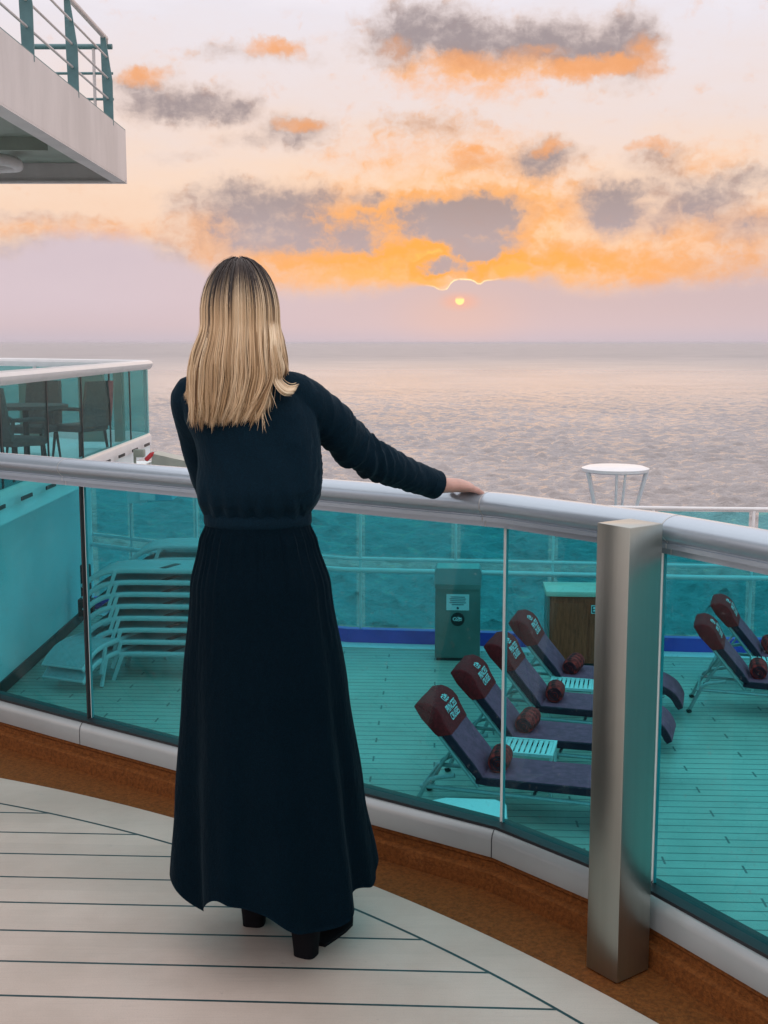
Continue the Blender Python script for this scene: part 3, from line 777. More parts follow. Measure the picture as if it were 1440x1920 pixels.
# fascia along the side and across the end, flanges and soffit
box(bm, (OX-.03, (OY+y0)/2, OZ+.34), (.06, OY-y0, .68)); obj('side_fascia', bm, 'deckside', ov, smooth=False)
bm = B(); box(bm, ((OX-.062+x0)/2, OY-.03, OZ+.34), (OX-.062-x0, .06, .678)); obj('end_fascia', bm, 'deckside', ov, smooth=False)
bm = B(); box(bm, (OX-.09, (OY+y0)/2-.05, OZ-.012), (.18, OY-y0-.1, .02)); box(bm, ((OX+x0)/2, OY-.06, OZ-.016), (OX-x0, .12, .028)); obj('bottom_flange', bm, 'deckside', ov, smooth=False)
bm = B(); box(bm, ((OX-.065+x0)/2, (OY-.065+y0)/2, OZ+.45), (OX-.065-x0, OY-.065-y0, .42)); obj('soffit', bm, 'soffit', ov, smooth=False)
bm = B()
for yb in (14.9, 12.1, 9.3): box(bm, ((OX-.5+x0)/2, yb, OZ+.17), (OX-.5-x0, .05, .17))
obj('deck_beam', bm, 'soffit', ov, smooth=False)
bm = B(); tube(bm, [(OX-.33, 5, OZ+.1), (OX-.33, 15.9, OZ+.1)], .035, 10)
for yb in (8, 10.5, 12.8, 15.2): box(bm, (OX-.33, yb, OZ+.14), (.09, .08, .1))
obj('conduit', bm, 'deckside', ov)
bm = B(); tube(bm, smooth_curve([(-7, 15.2, OZ+.12), (-5.3, 15.25, OZ+.1), (-4.8, 15.6, OZ+.08), (-4.75, 16.0, OZ+.08), (-5.1, 16.4, OZ+.1), (-7, 16.5, OZ+.1)], 8), .075, 10); obj('drain_pipe', bm, 'deckside', ov)
TZ = OZ+.68
bm = B(); box(bm, (OX-.1, (OY+y0)/2, TZ+.006), (.2, OY-y0, .01)); obj('deck_lip', bm, 'teal_metal', ov, smooth=False)
pys = [16.3, 14.5, 12.7, 10.9, 9.1, 7.3]
for y in pys:
    bm = B()
    w0, w1 = .125, .05
    prf = [(-.118, TZ-.0), (.004, TZ-.06), (.006, TZ+.5), (-.07, TZ+1.05), (-.135, TZ+1.05), (-.13, TZ+.5)]
    rings(bm, [[(OX+xx, y+yo, zz) for xx, zz in prf] for yo in (-.01, .01)]); obj('railing_post', bm, 'teal_metal', ov, smooth=False)
bm = B(); tube(bm, [(OX-.1, 3, TZ+1.07), (OX-.1, 16.45, TZ+1.07), (OX-.14, 16.6, TZ+1.03), (OX-.24, 16.62, TZ+1.0)], .035, 12); obj('handrail', bm, 'deckside', ov)
bm = B()
for z in (.28, .54, .8): tube(bm, [(OX-.06, 3, TZ+z), (OX-.06, 16.3, TZ+z)], .014, 8)
obj('side_wires', bm, 'deckside', ov)
bm = B()
tube(bm, [(OX-.05, 16.6, TZ+1.0), (x0, 16.6, TZ+1.0)], .035, 10)
for z in (.33, .66): tube(bm, [(OX-.05, 16.6, TZ+z), (x0, 16.6, TZ+z)], .018, 8)
obj('end_rails', bm, 'teal_metal', ov)
for x in (-3.85, -5.6, -7.4):
    bm = B(); tube(bm, [(x, 16.6, TZ), (x, 16.6, TZ+1.0)], .022, 8); obj('end_post', bm, 'deckside', ov)
# ------------------------------------------------------------------ bin, cabinet, canopy, blue lid
t = thing('litter_bin', 'tall green grey steel litter bin with a notice, against the glass windscreen', 'bin', (.99, 15.75, LZ), R(-4))
bm = B(); box(bm, (0, 0, .54), (.60, .42, 1.0), None, .012); obj('cabinet', bm, 'bin', t)
bm = B(); box(bm, (0, .0, .02), (.56, .38, .04)); obj('plinth', bm, 'rubber', t, smooth=False)
bm = B()
rs = []
for (x, z) in [(-.31, 1.0), (-.31, 1.2), (-.28, 1.25), (.28, 1.25), (.31, 1.2), (.31, 1.0)]: rs.append((x, z))
rings(bm, [[(x, y, z) for x, z in rs] for y in (-.20, .2)]); obj('lid', bm, 'bin_top', t, ang=25)
bm = B(); box(bm, (0, -.214, .965), (.56, .012, .03)); obj('front_lip', bm, 'bin', t, smooth=False)
bm = B(); box(bm, (0, -.2145, .80), (.30, .006, .215)); nt_ = obj('notice', bm, 'notice', t, smooth=False)
bm = B()
for k, w in enumerate((.19, .22, .2, .22, .16)): box(bm, (0, -.2185, .872-k*.026), (w, .002, .010))
tube(bm, [(0, -.217, .722), (0, -.2195, .722)], .017, 16); obj('notice_print', bm, 'print', nt_, smooth=False)
bm = B(); tube(bm, [(0, -.2115, .57), (0, -.2165, .57)], .092, 32); em = obj('emblem_disc', bm, 'black', t)
def strokes(bm, sc, f):
    """head-in-waves emblem: three loops of wavy hair and a small profile"""
    S = [[(-.9, -.15), (-1.0, .25), (-.7, .5), (-.35, .45), (-.3, .15), (-.55, .1)], [(-.75, -.3), (-.45, -.1), (-.2, -.25), (-.1, -.05), (-.05, .2)],
         [(-.1, .5), (.15, .6), (.45, .45), (.35, .25)], [(.05, .15), (.35, .1), (.6, .25), (.95, .1)], [(.0, -.2), (.3, -.28), (.55, -.1), (.9, -.2)], [(.1, .35), (.5, .3), (.85, .42)]]
    for s in S:
        pts = smooth_curve([(x, y, 0) for x, y in s], 5)
        for a, b in zip(pts, pts[1:]):
            d = (b-a).normalized(); n_ = Vector((-d.y, d.x, 0))*.07
            q = [a-n_, b-n_, b+n_, a+n_]
            bm.faces.new([bm.verts.new(f(v.x*sc, v.y*sc)) for v in q])
bm = B(); strokes(bm, .06, lambda x, y: (x, -.2185, .565+y)); obj('emblem', bm, 'ink', em, smooth=False)

t = thing('bar_cabinet', 'brown wooden cabinet with pale counter top behind the loungers', 'cabinet', (2.66, 15.4, LZ), R(-4))
bm = B(); box(bm, (0, 0, .52), (1.0, .55, .88), None, .006); obj('body', bm, 'wood', t, smooth=False)
bm = B(); box(bm, (0, 0, .04), (.96, .5, .08)); obj('plinth', bm, 'rubber', t, smooth=False)
bm = B(); 
for x in (-.245, .245):
    box(bm, (x, -.2785, .50), (.46, .012, .76), None, .003)
obj('door_panel', bm, 'wood', t, smooth=False)
bm = B(); box(bm, (0, 0, 1.0), (1.12, .64, .07), None, .015); obj('counter_top', bm, 'counter', t)
bm = B(); box(bm, (-.52, 0, .5), (.03, .6, .92)); obj('end_trim', bm, 'bin', t, smooth=False)
bm = B(); box(bm, (.09, -.288, .80), (.13, .006, .11)); lp = obj('small_plate', bm, 'notice', t, smooth=False)
bm = B(); box(bm, (.09, -.2925, .80), (.105, .003, .085)); pb = obj('plate_face', bm, 'black', lp, smooth=False)
bm = B(); box(bm, (.065, -.2955, .82), (.03, .003, .03)); box(bm, (.11, -.2955, .82), (.04, .003, .03)); box(bm, (.065, -.2955, .785), (.03, .003, .02)); obj('plate_mark', bm, 'ink', lp, smooth=False)

t = thing('round_canopy', 'small white disc on splayed legs standing above the windscreen rail', 'fitting', (3.39, 17.5, -.35))
bm = B(); tube(bm, [(0, 0, -.03), (0, 0, -.012), (0, 0, .03), (0, 0, .055), (0, 0, .062)], [.44, .485, .49, .42, .1], 40); obj('disc', bm, 'white_rail', t)
for k, a in enumerate((200, 262, 278, 340)):
    a = R(a); 
    bm = B(); tube(bm, [(.455*math.cos(a), .455*math.sin(a), -.0), (.30*math.cos(a), .30*math.sin(a), -.62)], [.036, .028] if k in (0, 3) else [.02, .02], 10); obj('leg', bm, 'white_rail', t)
bm = B(); tube(bm, [(0, 0, -.66), (0, 0, -.60)], .30, 28); tube(bm, [(0, 0, -2.35), (0, 0, -.6)], .05, 12); obj('base', bm, 'white_rail', t)

t = thing('deck_locker', 'low bright pale locker with flat lid on the lower deck below the nearest lounger', 'locker', (.70, 9.33, LZ), R(-3))
bm = B()
cr = [(-.40, -.6), (.28, -.6), (.30, .2), (.22, .29), (-.2, .31), (-.36, .22)]
rings(bm, [[(x, y, z) for x, y in cr] for z in (.0, .36)]); obj('body', bm, 'slat', t, smooth=False)
bm = B(); rings(bm, [[(x*s, y*s, z) for x, y in cr] for z, s in ((.362, 1.02), (.40, 1.02), (.415, .98))]); obj('lid', bm, 'slat', t)

# ------------------------------------------------------------------ sun loungers
def slab_profile(path, th):
    """closed section (x,z) of a cushion following a path"""
    top, bot = [], []
    n = len(path)
    for i, (x, z) in enumerate(path):
        a = Vector(path[max(i-1, 0)]); b = Vector(path[min(i+1, n-1)]); d = (b-a).normalized(); nn = Vector((-d.y, d.x))
        e = th/2 * (1 if 0 < i < n-1 else .75)
        top.append(Vector((x, z))+nn*e); bot.append(Vector((x, z))-nn*e)
    return top + bot[::-1]
def ext_cushion(bm, path, th, w, puff=.012):
    prof = slab_profile(path, th); c = sum(prof, Vector((0, 0)))/len(prof)
    ys = [(-w/2, .0), (-w/2+.012, .7), (-w/2+.035, 1), (-w*.25, 1.0), (0, 1.0), (w*.25, 1.0), (w/2-.035, 1), (w/2-.012, .7), (w/2, .0)]
    rs = []
    n = len(prof)//2
    mid = [(prof[i]+prof[len(prof)-1-i])/2 for i in range(n)]
    for y, f in ys:
        ff = .72 + .28*f
        r = []
        for i, p in enumerate(prof):
            m = mid[i if i < n else len(prof)-1-i]
            q = m + (p-m)*ff
            r.append((q.x, y, q.y))
        rs.append(r)
    vr = rings(bm, rs)
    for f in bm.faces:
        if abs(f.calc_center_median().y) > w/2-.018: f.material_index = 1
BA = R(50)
def back(s, o=0):
    s *= .885  # point on the backrest line at length s, offset o towards the sitter
    return (-s*math.cos(BA) + o*math.sin(BA), .34 + s*math.sin(BA) + o*math.cos(BA))
def make_lounger(label):
    t = thing('sun_lounger', label, 'sun lounger', (0, 0, 0), 0, 'cushioned sun loungers on the lower deck')
    bm = B()
    for sy in (-1, 1):
        y = sy*.29
        tube(bm, [(-.52, y, .27), (1.2, y, .27)], (.021), 8)
    for x in (-.5, .5, 1.18): tube(bm, [(x, -.29, .27), (x, .29, .27)], .016, 8)
    obj('frame', bm, 'lounge_metal', t)
    bm = B()
    for sy in (-1, 1): tube(bm, [(*back(-.02)[:1], sy*.28, back(-.02)[1]-.02), (back(.86)[0], sy*.28, back(.86)[1])], .019, 8)
    for s in (.2, .5, .82): tube(bm, [(back(s)[0], -.28, back(s)[1]), (back(s)[0], .28, back(s)[1])], .014, 8)
    for sy in (-1, 1): tube(bm, [(back(.42)[0], sy*.24, back(.42)[1]), (-.46, sy*.24, .28)], .012, 8)
    obj('back_frame', bm, 'lounge_metal', t)
    for sy in (-1, 1):
        bm = B(); tube(bm, smooth_curve([(-.2, sy*.3, .40), (-.42, sy*.3, .34), (-.5, sy*.3, .22), (-.6, sy*.31, .0)], 4), .021, 8); lg_ = obj('leg', bm, 'lounge_metal', t)
        bm = B(); tube(bm, [(-.585, sy*.31, .0), (-.6, sy*.31, .035)], .03, 10); obj('foot', bm, 'black', lg_)
        bm = B(); tube(bm, [(1.0, sy*.29, .27), (1.08, sy*.3, .0)], .021, 8); lg_ = obj('leg', bm, 'lounge_metal', t)
        bm = B(); tube(bm, [(1.08, sy*.3, 0), (1.075, sy*.3, .035)], .03, 10); obj('foot', bm, 'black', lg_)
    seat = smooth_curve([(-.01, .37, 0), (.4, .37, 0), (.95, .375, 0), (1.13, .365, 0), (1.29, .28, 0), (1.38, .14, 0)], 4)
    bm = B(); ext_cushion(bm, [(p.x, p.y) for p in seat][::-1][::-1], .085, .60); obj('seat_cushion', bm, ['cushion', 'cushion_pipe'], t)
    bp = [back(s, .055) for s in (.02, .15, .3, .45, .6, .75, .88)]
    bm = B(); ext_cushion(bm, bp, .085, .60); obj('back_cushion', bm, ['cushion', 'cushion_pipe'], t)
    return t
LANG = R(-17)
# head towel: hooded over the top of the backrest with a puffed roll at the sitter's side
def head_prof():
    P = [back(.54, .10), back(.60, .108), back(.68, .122), back(.76, .138), back(.84, .140), back(.91, .118), back(.96, .085), back(1.0, .015), back(.99, -.02), back(.85, -.035), back(.64, -.02), back(.6, -.005)]
    return P
HP = head_prof()
def surf(u, v):
    """point on the front of the head towel; u across the width, v along from the puff's top (0) downwards"""
    front = [HP[5], HP[4], HP[3], HP[2], HP[1], HP[0]]
    L = [0]
    for a, b in zip(front, front[1:]): L.append(L[-1] + math.hypot(b[0]-a[0], b[1]-a[1]))
    v = max(0, min(L[-1]-1e-4, v))
    for i in range(5):
        if v <= L[i+1]:
            k = (v-L[i])/(L[i+1]-L[i]); a, b = front[i], front[i+1]; x = a[0]+(b[0]-a[0])*k; z = a[1]+(b[1]-a[1])*k
            d = Vector((b[0]-a[0], b[1]-a[1])).normalized(); nn = Vector((-d.y, d.x))
            if nn.x < 0: nn = -nn
            return (x+nn.x*.009, u, z+nn.y*.009)
def make_head_towel(label):
    bm = B(); rs = []
    cen = Vector(back(.76, .06)); W_ = .315
    for y, f in ((-W_, .86), (-W_+.008, .97), (-W_+.03, 1.0), (-.2, 1.0), (-.1, 1.01), (0, 1.0), (.1, .99), (.2, 1.0), (W_-.03, 1.0), (W_-.008, .97), (W_, .86)):
        r = []
        for i, p in enumerate(HP):
            q = cen + (Vector(p)-cen)*f; w = .006*mnoise.noise(Vector((p[0]*9, y*7, p[1]*9)))
            r.append((q.x+w, y, q.y+w))
        rs.append(r)
    rings(bm, rs)
    o = obj('head_towel', bm, 'towel', ang=60); tag(o, label, 'towel', 'maroon towels over the lounger heads')
    for word, dv, sz in (('PRINCESS', .150, .092), ('CRUISES', .228, .092)):
        tb = text_bm(word, sz)
        bmesh.ops.subdivide_edges(tb, edges=[e for e in tb.edges if e.calc_length() > .02], cuts=1)
        for v in tb.verts: v.co = Vector(surf(v.co.x*.82+.02, dv - v.co.y))
        obj('lettering', tb, 'ink', o, smooth=False)
    bm = B(); strokes(bm, .072, lambda x, y: surf(x+.02, .068-y)); obj('emblem', bm, 'ink', o, smooth=False)
    return o
def make_roll(label):
    bm = B(); rs = []
    for k in range(13):
        y = -.17 + .34*k/12; r0 = .10*(1 - .22*(abs(y)/.17)**6)
        r = []
        for j in range(20):
            a = 2*PI*j/20; q = r0*(1 + .05*mnoise.noise(Vector((math.cos(a)*2, y*14, math.sin(a)*2))))
            r.append((q*math.cos(a), y, q*math.sin(a)))
        rs.append(r)
    rings(bm, rs)
    for v in bm.verts: pass
    o = obj('rolled_towel', bm, 'plaid'); tag(o, label, 'towel', 'rolled plaid towels on the loungers')
    for s in (-1, 1):
        bm = B(); pts = []
        for k in range(40):
            a = k*.42; r = .074*(1-k/46); pts.append((r*math.cos(a), s*.172, r*math.sin(a)))
        tube(bm, pts, .006, 5); obj('rolled_end', bm, 'cushion_pipe', o)
    return o
spots = [(1.01, 10.40, 'nearest of the four in the middle, above the blue locker lid'),
         (1.39, 11.50, 'second lounger from the front, its head beside the near side table'),
         (1.80, 12.50, 'third lounger from the front, between the two slatted tables'),
         (2.17, 13.60, 'farthest of the four middle loungers, in front of the brown cabinet'),
         (4.26, 13.40, 'nearer lounger of the pair at the right edge'),
         (4.75, 14.50, 'farther lounger of the pair at the right edge')]
short = ['on the nearest middle lounger', 'on the second lounger from the front', 'on the third lounger from the front', 'on the farthest middle lounger by the brown cabinet', 'on the nearer lounger at the right edge', 'on the farther lounger at the right edge']
proto = ht = rt = None
for i, (x, y, lab) in enumerate(spots):
    ca, sa = math.cos(LANG), math.sin(LANG)
    ox, oy = x - .11*ca, y - .11*sa
    lab = 'dark lounger, ' + lab
    if i == 0:
        proto = make_lounger(lab); ht = make_head_towel('x'); rt = make_roll('x')
        o, h, r_ = proto, ht, rt
    else:
        o = copy_thing(proto, (0, 0, 0), 0, lab)
        h = copy_thing(ht, (0, 0, 0), 0, 'x'); r_ = copy_thing(rt, (0, 0, 0), 0, 'x')
    da = R([0, 1, -.5, 1.5, 0, -1][i])
    o.location = (ox, oy, LZ); o.rotation_euler = (0, 0, LANG+da)
    h.location = (ox, oy, LZ); h.rotation_euler = (0, 0, LANG+da); h['label'] = 'maroon head towel with white lettering ' + short[i]
    r_.location = (ox + .15*ca, oy + .15*sa, LZ+.495); r_.rotation_euler = (R([0, 3, -2, 4, 2, 3][i]), 0, LANG + R([3, -6, 5, -8, 2, 9][i])); r_['label'] = 'rolled red and black towel ' + short[i]

def make_table(label):
    t = thing('side_table', label, 'table', (0, 0, 0), 0, 'slatted side tables')
    bm = B()
    for k in range(9): box(bm, (-.2+.05*k, 0, .40), (.036, .37, .014), None, .003)
    obj('slats', bm, 'slat', t)
    bm = B()
    for s in (-1, 1): box(bm, (s*.235, 0, .395), (.028, .44, .028)); box(bm, (0, s*.205, .395), (.442, .028, .028))
    obj('frame', bm, 'slat', t, smooth=False)
    for sx in (-1, 1):
        for sy in (-1, 1):
            bm = B(); box(bm, (sx*.232, sy*.2, .19), (.025, .025, .38)); obj('leg', bm, 'slat', t, smooth=False)
    return t
tb1 = make_table('white slatted side table between the first and second loungers'); tb1.location = (1.375, 10.97, LZ); tb1.rotation_euler = (0, 0, R(-14))
copy_thing(tb1, (2.12, 13.1, LZ), R(-12), 'white slatted side table between the third and farthest middle loungers')
copy_thing(tb1, (4.72, 14.2, LZ), R(-12), 'white slatted side table cut by the right edge of the photo')

# stacked loungers at the left
def make_stack_lounger(label):
    t = thing('stacked_lounger', label, 'sun lounger', (0, 0, 0), 0, 'bare grey loungers stacked by the white wall')
    bm = B()
    for sy in (-1, 1):
        tube(bm, smooth_curve([(-.42, sy*.3, .12), (-.25, sy*.3, .25), (0, sy*.3, .325), (.6, sy*.3, .335), (1.5, sy*.3, .33)], 5), [(.016, .032)]*21, 8)
    for x, z in ((-.41, .14), (.05, .33), (1.5, .33)): tube(bm, [(x, -.3, z), (x, .3, z)], .02, 8)
    obj('frame', bm, 'sling_frame', t)
    bm = B(); rs = []
    for p in smooth_curve([(-.42, 0, .155), (-.25, 0, .285), (0, 0, .345), (.6, 0, .35), (.62, 0, .35), (1.5, 0, .345)], 5):
        rs.append([(p.x, -.29, p.z-.004), (p.x, .29, p.z-.004), (p.x, .29, p.z+.006), (p.x, -.29, p.z+.006)])
    rings(bm, rs); obj('sling', bm, 'sling', t)
    bm = B(); box(bm, (.66, -.08, .358), (.09, .34, .008), Matrix.Rotation(R(-22), 3, 'Z'), .003); obj('handle_slot', bm, 'rubber', t)
    for x0_, x1_ in ((.02, -.10), (1.38, 1.28)):
        for sy in (-1, 1):
            bm = B(); bar(bm, (x0_, sy*.315, .33), (x1_, sy*.325, .0), .03, .045); obj('leg', bm, 'sling_frame', t, smooth=False)
    return t
M['sling_frame'] = mat('stack_frame_paint', (.62, .66, .68), .4, .1)
ST = (-3.28, 14.95)
first = None
names = ['bottom', 'second from the bottom', 'third from the bottom', 'fourth from the bottom', 'fourth from the top', 'third from the top', 'second from the top', 'topmost']
for k in range(8):
    lab = 'bare grey lounger, %s of the tall stack by the white wall' % names[k]
    loc = (ST[0]-.012*k + .0, ST[1]+.02*k, LZ+.148*k)
    if first is None: first = make_stack_lounger(lab); first.location = loc; first.rotation_euler = (0, 0, R(-3))
    else: copy_thing(first, loc, R(-3 + random.Random(k).uniform(-.8, .8)), lab)
for k in range(7):
    copy_thing(first, (ST[0]+.25, ST[1]+1.25, LZ+.17*k+.12), R(-2+k*.3), 'bare grey lounger, %s of the stack behind the tall one' % ['bottom', 'second from the bottom', 'third from the bottom', 'middle', 'third from the top', 'second from the top', 'topmost'][k])
for k in range(2):
    copy_thing(first, (-3.72, 14.5, LZ+.02+.155*k), R(66), 'bare grey lounger set apart against the white wall, ' + ('lower of the two' if k == 0 else 'upper of the two'))
t = thing('hose_box', 'dark box fixed at the far end of the white wall behind the stacks', 'box', (-4.35, 17.2, -2.0))
bm = B(); box(bm, (0, 0, .05), (.14, .12, .5), None, .02); obj('case', bm, 'black', t)
bm = B(); box(bm, (0, -.02, -.33), (.22, .16, .26), None, .02); obj('lower_case', bm, 'black', t)
# ------------------------------------------------------------------ the woman
person = thing('person', 'woman with long blonde hair and long navy dress, hand resting on the handrail', 'person', (-.28, 2.82, 0))
PB = Vector(person.location)
def padd(o):
    for v in o.data.vertices: v.co -= PB
    return o
HC = Vector((-.336, 2.85, 1.567))
NECK = Vector((-.325, 2.84, 1.43))
def ell(bm, c, r, seg=24, rn=14, rot=None):
    rs = []
    for i in range(1, rn):
        a = PI*i/rn
        ring = []
        for k in range(seg):
            b = 2*PI*k/seg; v = Vector((r[0]*math.sin(a)*math.cos(b), r[1]*math.sin(a)*math.sin(b), r[2]*math.cos(a)))
            if rot: v = rot @ v
            ring.append(Vector(c)+v)
        rs.append(ring)
    rings(bm, rs)
# --- skin: head, neck, trunk, arms, legs as one surface
bm = B()
ell(bm, HC, (.072, .09, .105))
ell(bm, HC + Vector((0, .035, -.065)), (.05, .05, .05))                        # jaw
tube(bm, [HC + Vector((0, .082, .02)), HC + Vector((0, .098, -.005)), HC + Vector((0, .108, -.028)), HC + Vector((0, .09, -.04))], [.009, .011, .015, .012], 10)   # nose
for s in (-1, 1):
    ell(bm, HC + Vector((s*.073, .0, -.012)), (.009, .018, .03), 12, 8)          # ears
    ell(bm, HC + Vector((s*.028, .074, .024)), (.022, .014, .01), 12, 8)         # brows
tube(bm, [HC + Vector((0, -.005, -.06)), NECK, NECK - Vector((0, .0, .08))], [.05, .047, .06], 16)
def trunk_ring(c, a, b, z, n=28, p=2.3):
    out = []
    for k in range(n):
        t_ = 2*PI*k/n; cx, sx = math.cos(t_), math.sin(t_)
        out.append((c[0]+a*math.copysign(abs(cx)**(2/p), cx), c[1]+b*math.copysign(abs(sx)**(2/p), sx), z))
    return out
TR = [(.86, -.295, 2.83, .150, .10), (.96, -.297, 2.83, .150, .10), (1.08, -.298, 2.83, .108, .082), (1.2, -.295, 2.83, .12, .088), (1.3, -.305, 2.83, .13, .092), (1.37, -.325, 2.83, .135, .08), (1.415, -.328, 2.83, .09, .06), (1.44, -.328, 2.83, .05, .05)]
rings(bm, [trunk_ring((x, y), a, b, z) for z, x, y, a, b in TR])
SR, ER_, WR = Vector((-.205, 2.83, 1.372)), Vector((-.058, 2.985, 1.228)), Vector((.142, 3.172, 1.123))
SL, EL_, WL = Vector((-.452, 2.84, 1.368)), Vector((-.425, 2.955, 1.15)), Vector((-.36, 3.14, 1.09))
tube(bm, smooth_curve([SR, SR.lerp(ER_, .5), ER_, ER_.lerp(WR, .5), WR], 4), [.042]*4+[.036]*4+[.034]*4+[.026]*4+[.022], 14)
tube(bm, smooth_curve([SL, SL.lerp(EL_, .5), EL_, EL_.lerp(WL, .5), WL], 4), [.042]*4+[.036]*4+[.034]*4+[.026]*4+[.022], 14)
FL, FR = Vector((-.335, 2.96, 0)), Vector((-.185, 2.80, 0))
for hipx, F in ((-.365, FL), (-.225, FR)):
    tube(bm, smooth_curve([(hipx, 2.83, .88), ((hipx+F.x)/2, (2.83+F.y)/2+.015, .5), (F.x, F.y-.01, .3), (F.x, F.y, .12)], 5), [.08]*5+[.056]*5+[.044]*5+[.036], 14)
# hands
def hand(bm, wrist, d, side, up, curls, thumb_side):
    d = d.normalized(); s = side.normalized(); up = up.normalized()
    # palm as a flattened lofted block
    rs = []
    for t_, w, th in ((-.01, .024, .021), (.015, .028, .020), (.04, .037, .019), (.065, .041, .0175), (.088, .038, .014)):
        c = wrist + d*t_ + up*(.004*math.sin(t_*30))
        rs.append([c + s*w*math.cos(2*PI*k/16) + up*th*math.sin(2*PI*k/16) for k in range(16)])
    rings(bm, rs)
    for i, (off, L, r) in enumerate(((-.030, .068, .0092), (-.0102, .077, .0096), (.0102, .072, .0092), (.029, .057, .0082))):
        p = wrist + d*.078 + s*off*thumb_side*-1; dd = d + s*off*thumb_side*-1*4; dd.normalize()
        pts = [p - dd*.02, p]; u = up.copy(); rad = [r*1.1, r*1.1]
        for j, fr in enumerate((.42, .32, .26)):
            c = curls[i]*(.5, 1, .8)[j]
            m_ = Matrix.Rotation(c, 3, dd.cross(u)*-1)
            dd = (m_ @ dd).normalized(); u = (m_ @ u).normalized()
            pts += [pts[-1] + dd*L*fr*.5, pts[-1] + dd*L*fr]; rad += [r*(1-.06*j), r*(1.0-.1*j)]
        rad[-1] = r*.62
        tube(bm, pts, rad, 10)
    p = wrist + d*.022 + s*.020*thumb_side
    dd = (d*.75 + s*thumb_side*.7 - up*.15).normalized()
    pts = [p - dd*.01]; 
    for L in (.018, .022, .02, .014): pts.append(pts[-1] + dd*L); dd = (dd + d*.22 - up*.06).normalized()
    tube(bm, pts, [.012, .0125, .0105, .0098, .006], 10)
hb = B()
dR = Vector((.78, .50, -.10)).normalized(); upR = Vector((-.05, -.12, 1)); sR = dR.cross(upR).normalized(); upR = sR.cross(dR)
hand(hb, WR + dR*.012, dR, sR, upR, [.16, .2, .26, .32], -1)
dL = Vector((.75, .5, -.25)).normalized(); upL = Vector((0, .1, 1)); sL = dL.cross(upL).normalized(); upL = sL.cross(dL)
hand(hb, WL, dL, sL, upL, [.3, .35, .4, .4], 1)
tube(hb, [WR - (WR-ER_).normalized()*.05, WR, WR + dR*.03], [(.024, .021), (.023, .018), (.025, .016)], 14)
tube(hb, [WL - (WL-EL_).normalized()*.05, WL, WL + dL*.03], [(.024, .021), (.023, .018), (.025, .016)], 14)
hb2 = remesh(hb, .0026, 3)
body = remesh(bm, .007, 4)
tmp_me = bpy.data.meshes.new('t'); hb2.to_mesh(tmp_me); body.from_mesh(tmp_me); hb2.free()
skin = padd(obj('body', body, 'skin', person, ang=180))
for s in (-1, 1):
    bm = B(); ell(bm, HC + Vector((s*.03, .077, .006)), (.013, .011, .009), 14, 8); e_ = padd(obj('eye', bm, 'eye', person))
    bm = B(); ell(bm, HC + Vector((s*.03, .0865, .006)), (.0055, .003, .0055), 12, 6); padd(obj('iris', bm, 'iris', e_))
bm = B(); tube(bm, [HC + Vector((-.024, .078, -.066)), HC + Vector((0, .09, -.063)), HC + Vector((.024, .078, -.066))], [.003, .0075, .003], 8); padd(obj('lips', bm, 'lips', person))

# --- dress: bodice with sleeves, belt, long skirt
bm = B()
BD = [(1.092, -.300, 2.825, .124, .092), (1.108, -.300, 2.825, .130, .098), (1.13, -.298, 2.825, .146, .112), (1.16, -.295, 2.822, .150, .116), (1.21, -.293, 2.82, .147, .112), (1.27, -.297, 2.82, .146, .108), (1.33, -.312, 2.82, .152, .102),
      (1.375, -.325, 2.823, .150, .09), (1.40, -.33, 2.828, .118, .076), (1.425, -.332, 2.832, .078, .06), (1.445, -.332, 2.836, .056, .052)]
rr_ = []
for k in range(46):
    z = 1.092 + (1.445-1.092)*k/45; x, y, a, b = interp(BD, z); rr_.append(trunk_ring((x, y), a, b, z, 40, 2.2))
rings(bm, rr_)
CUFF = WR - (WR-ER_).normalized()*.012
slR = smooth_curve([SR + Vector((-.05, -.002, .004)), SR, SR.lerp(ER_, .5)+Vector((.006, 0, .004)), ER_, ER_.lerp(CUFF, .5)+Vector((0, 0, -.006)), CUFF], 6)
n = len(slR); rad = []
for i in range(n):
    t_ = i/(n-1); rad.append(interp([(0, .045), (.12, .056), (.35, .056), (.55, .053), (.75, .047), (.92, .040), (1, .038)], t_)[0])
tube(bm, slR, [(r*.95, r) for r in rad], 22)
CL = WL
slL = smooth_curve([SL + Vector((.05, 0, .004)), SL, SL.lerp(EL_, .5)+Vector((-.004, 0, 0)), EL_, EL_.lerp(CL, .5), CL], 6)
tube(bm, slL, [interp([(0, .045), (.15, .050), (.4, .047), (.6, .046), (.8, .038), (1, .034)], i/(len(slL)-1))[0] for i in range(len(slL))], 22)
dm = remesh(bm, .0045, 5)
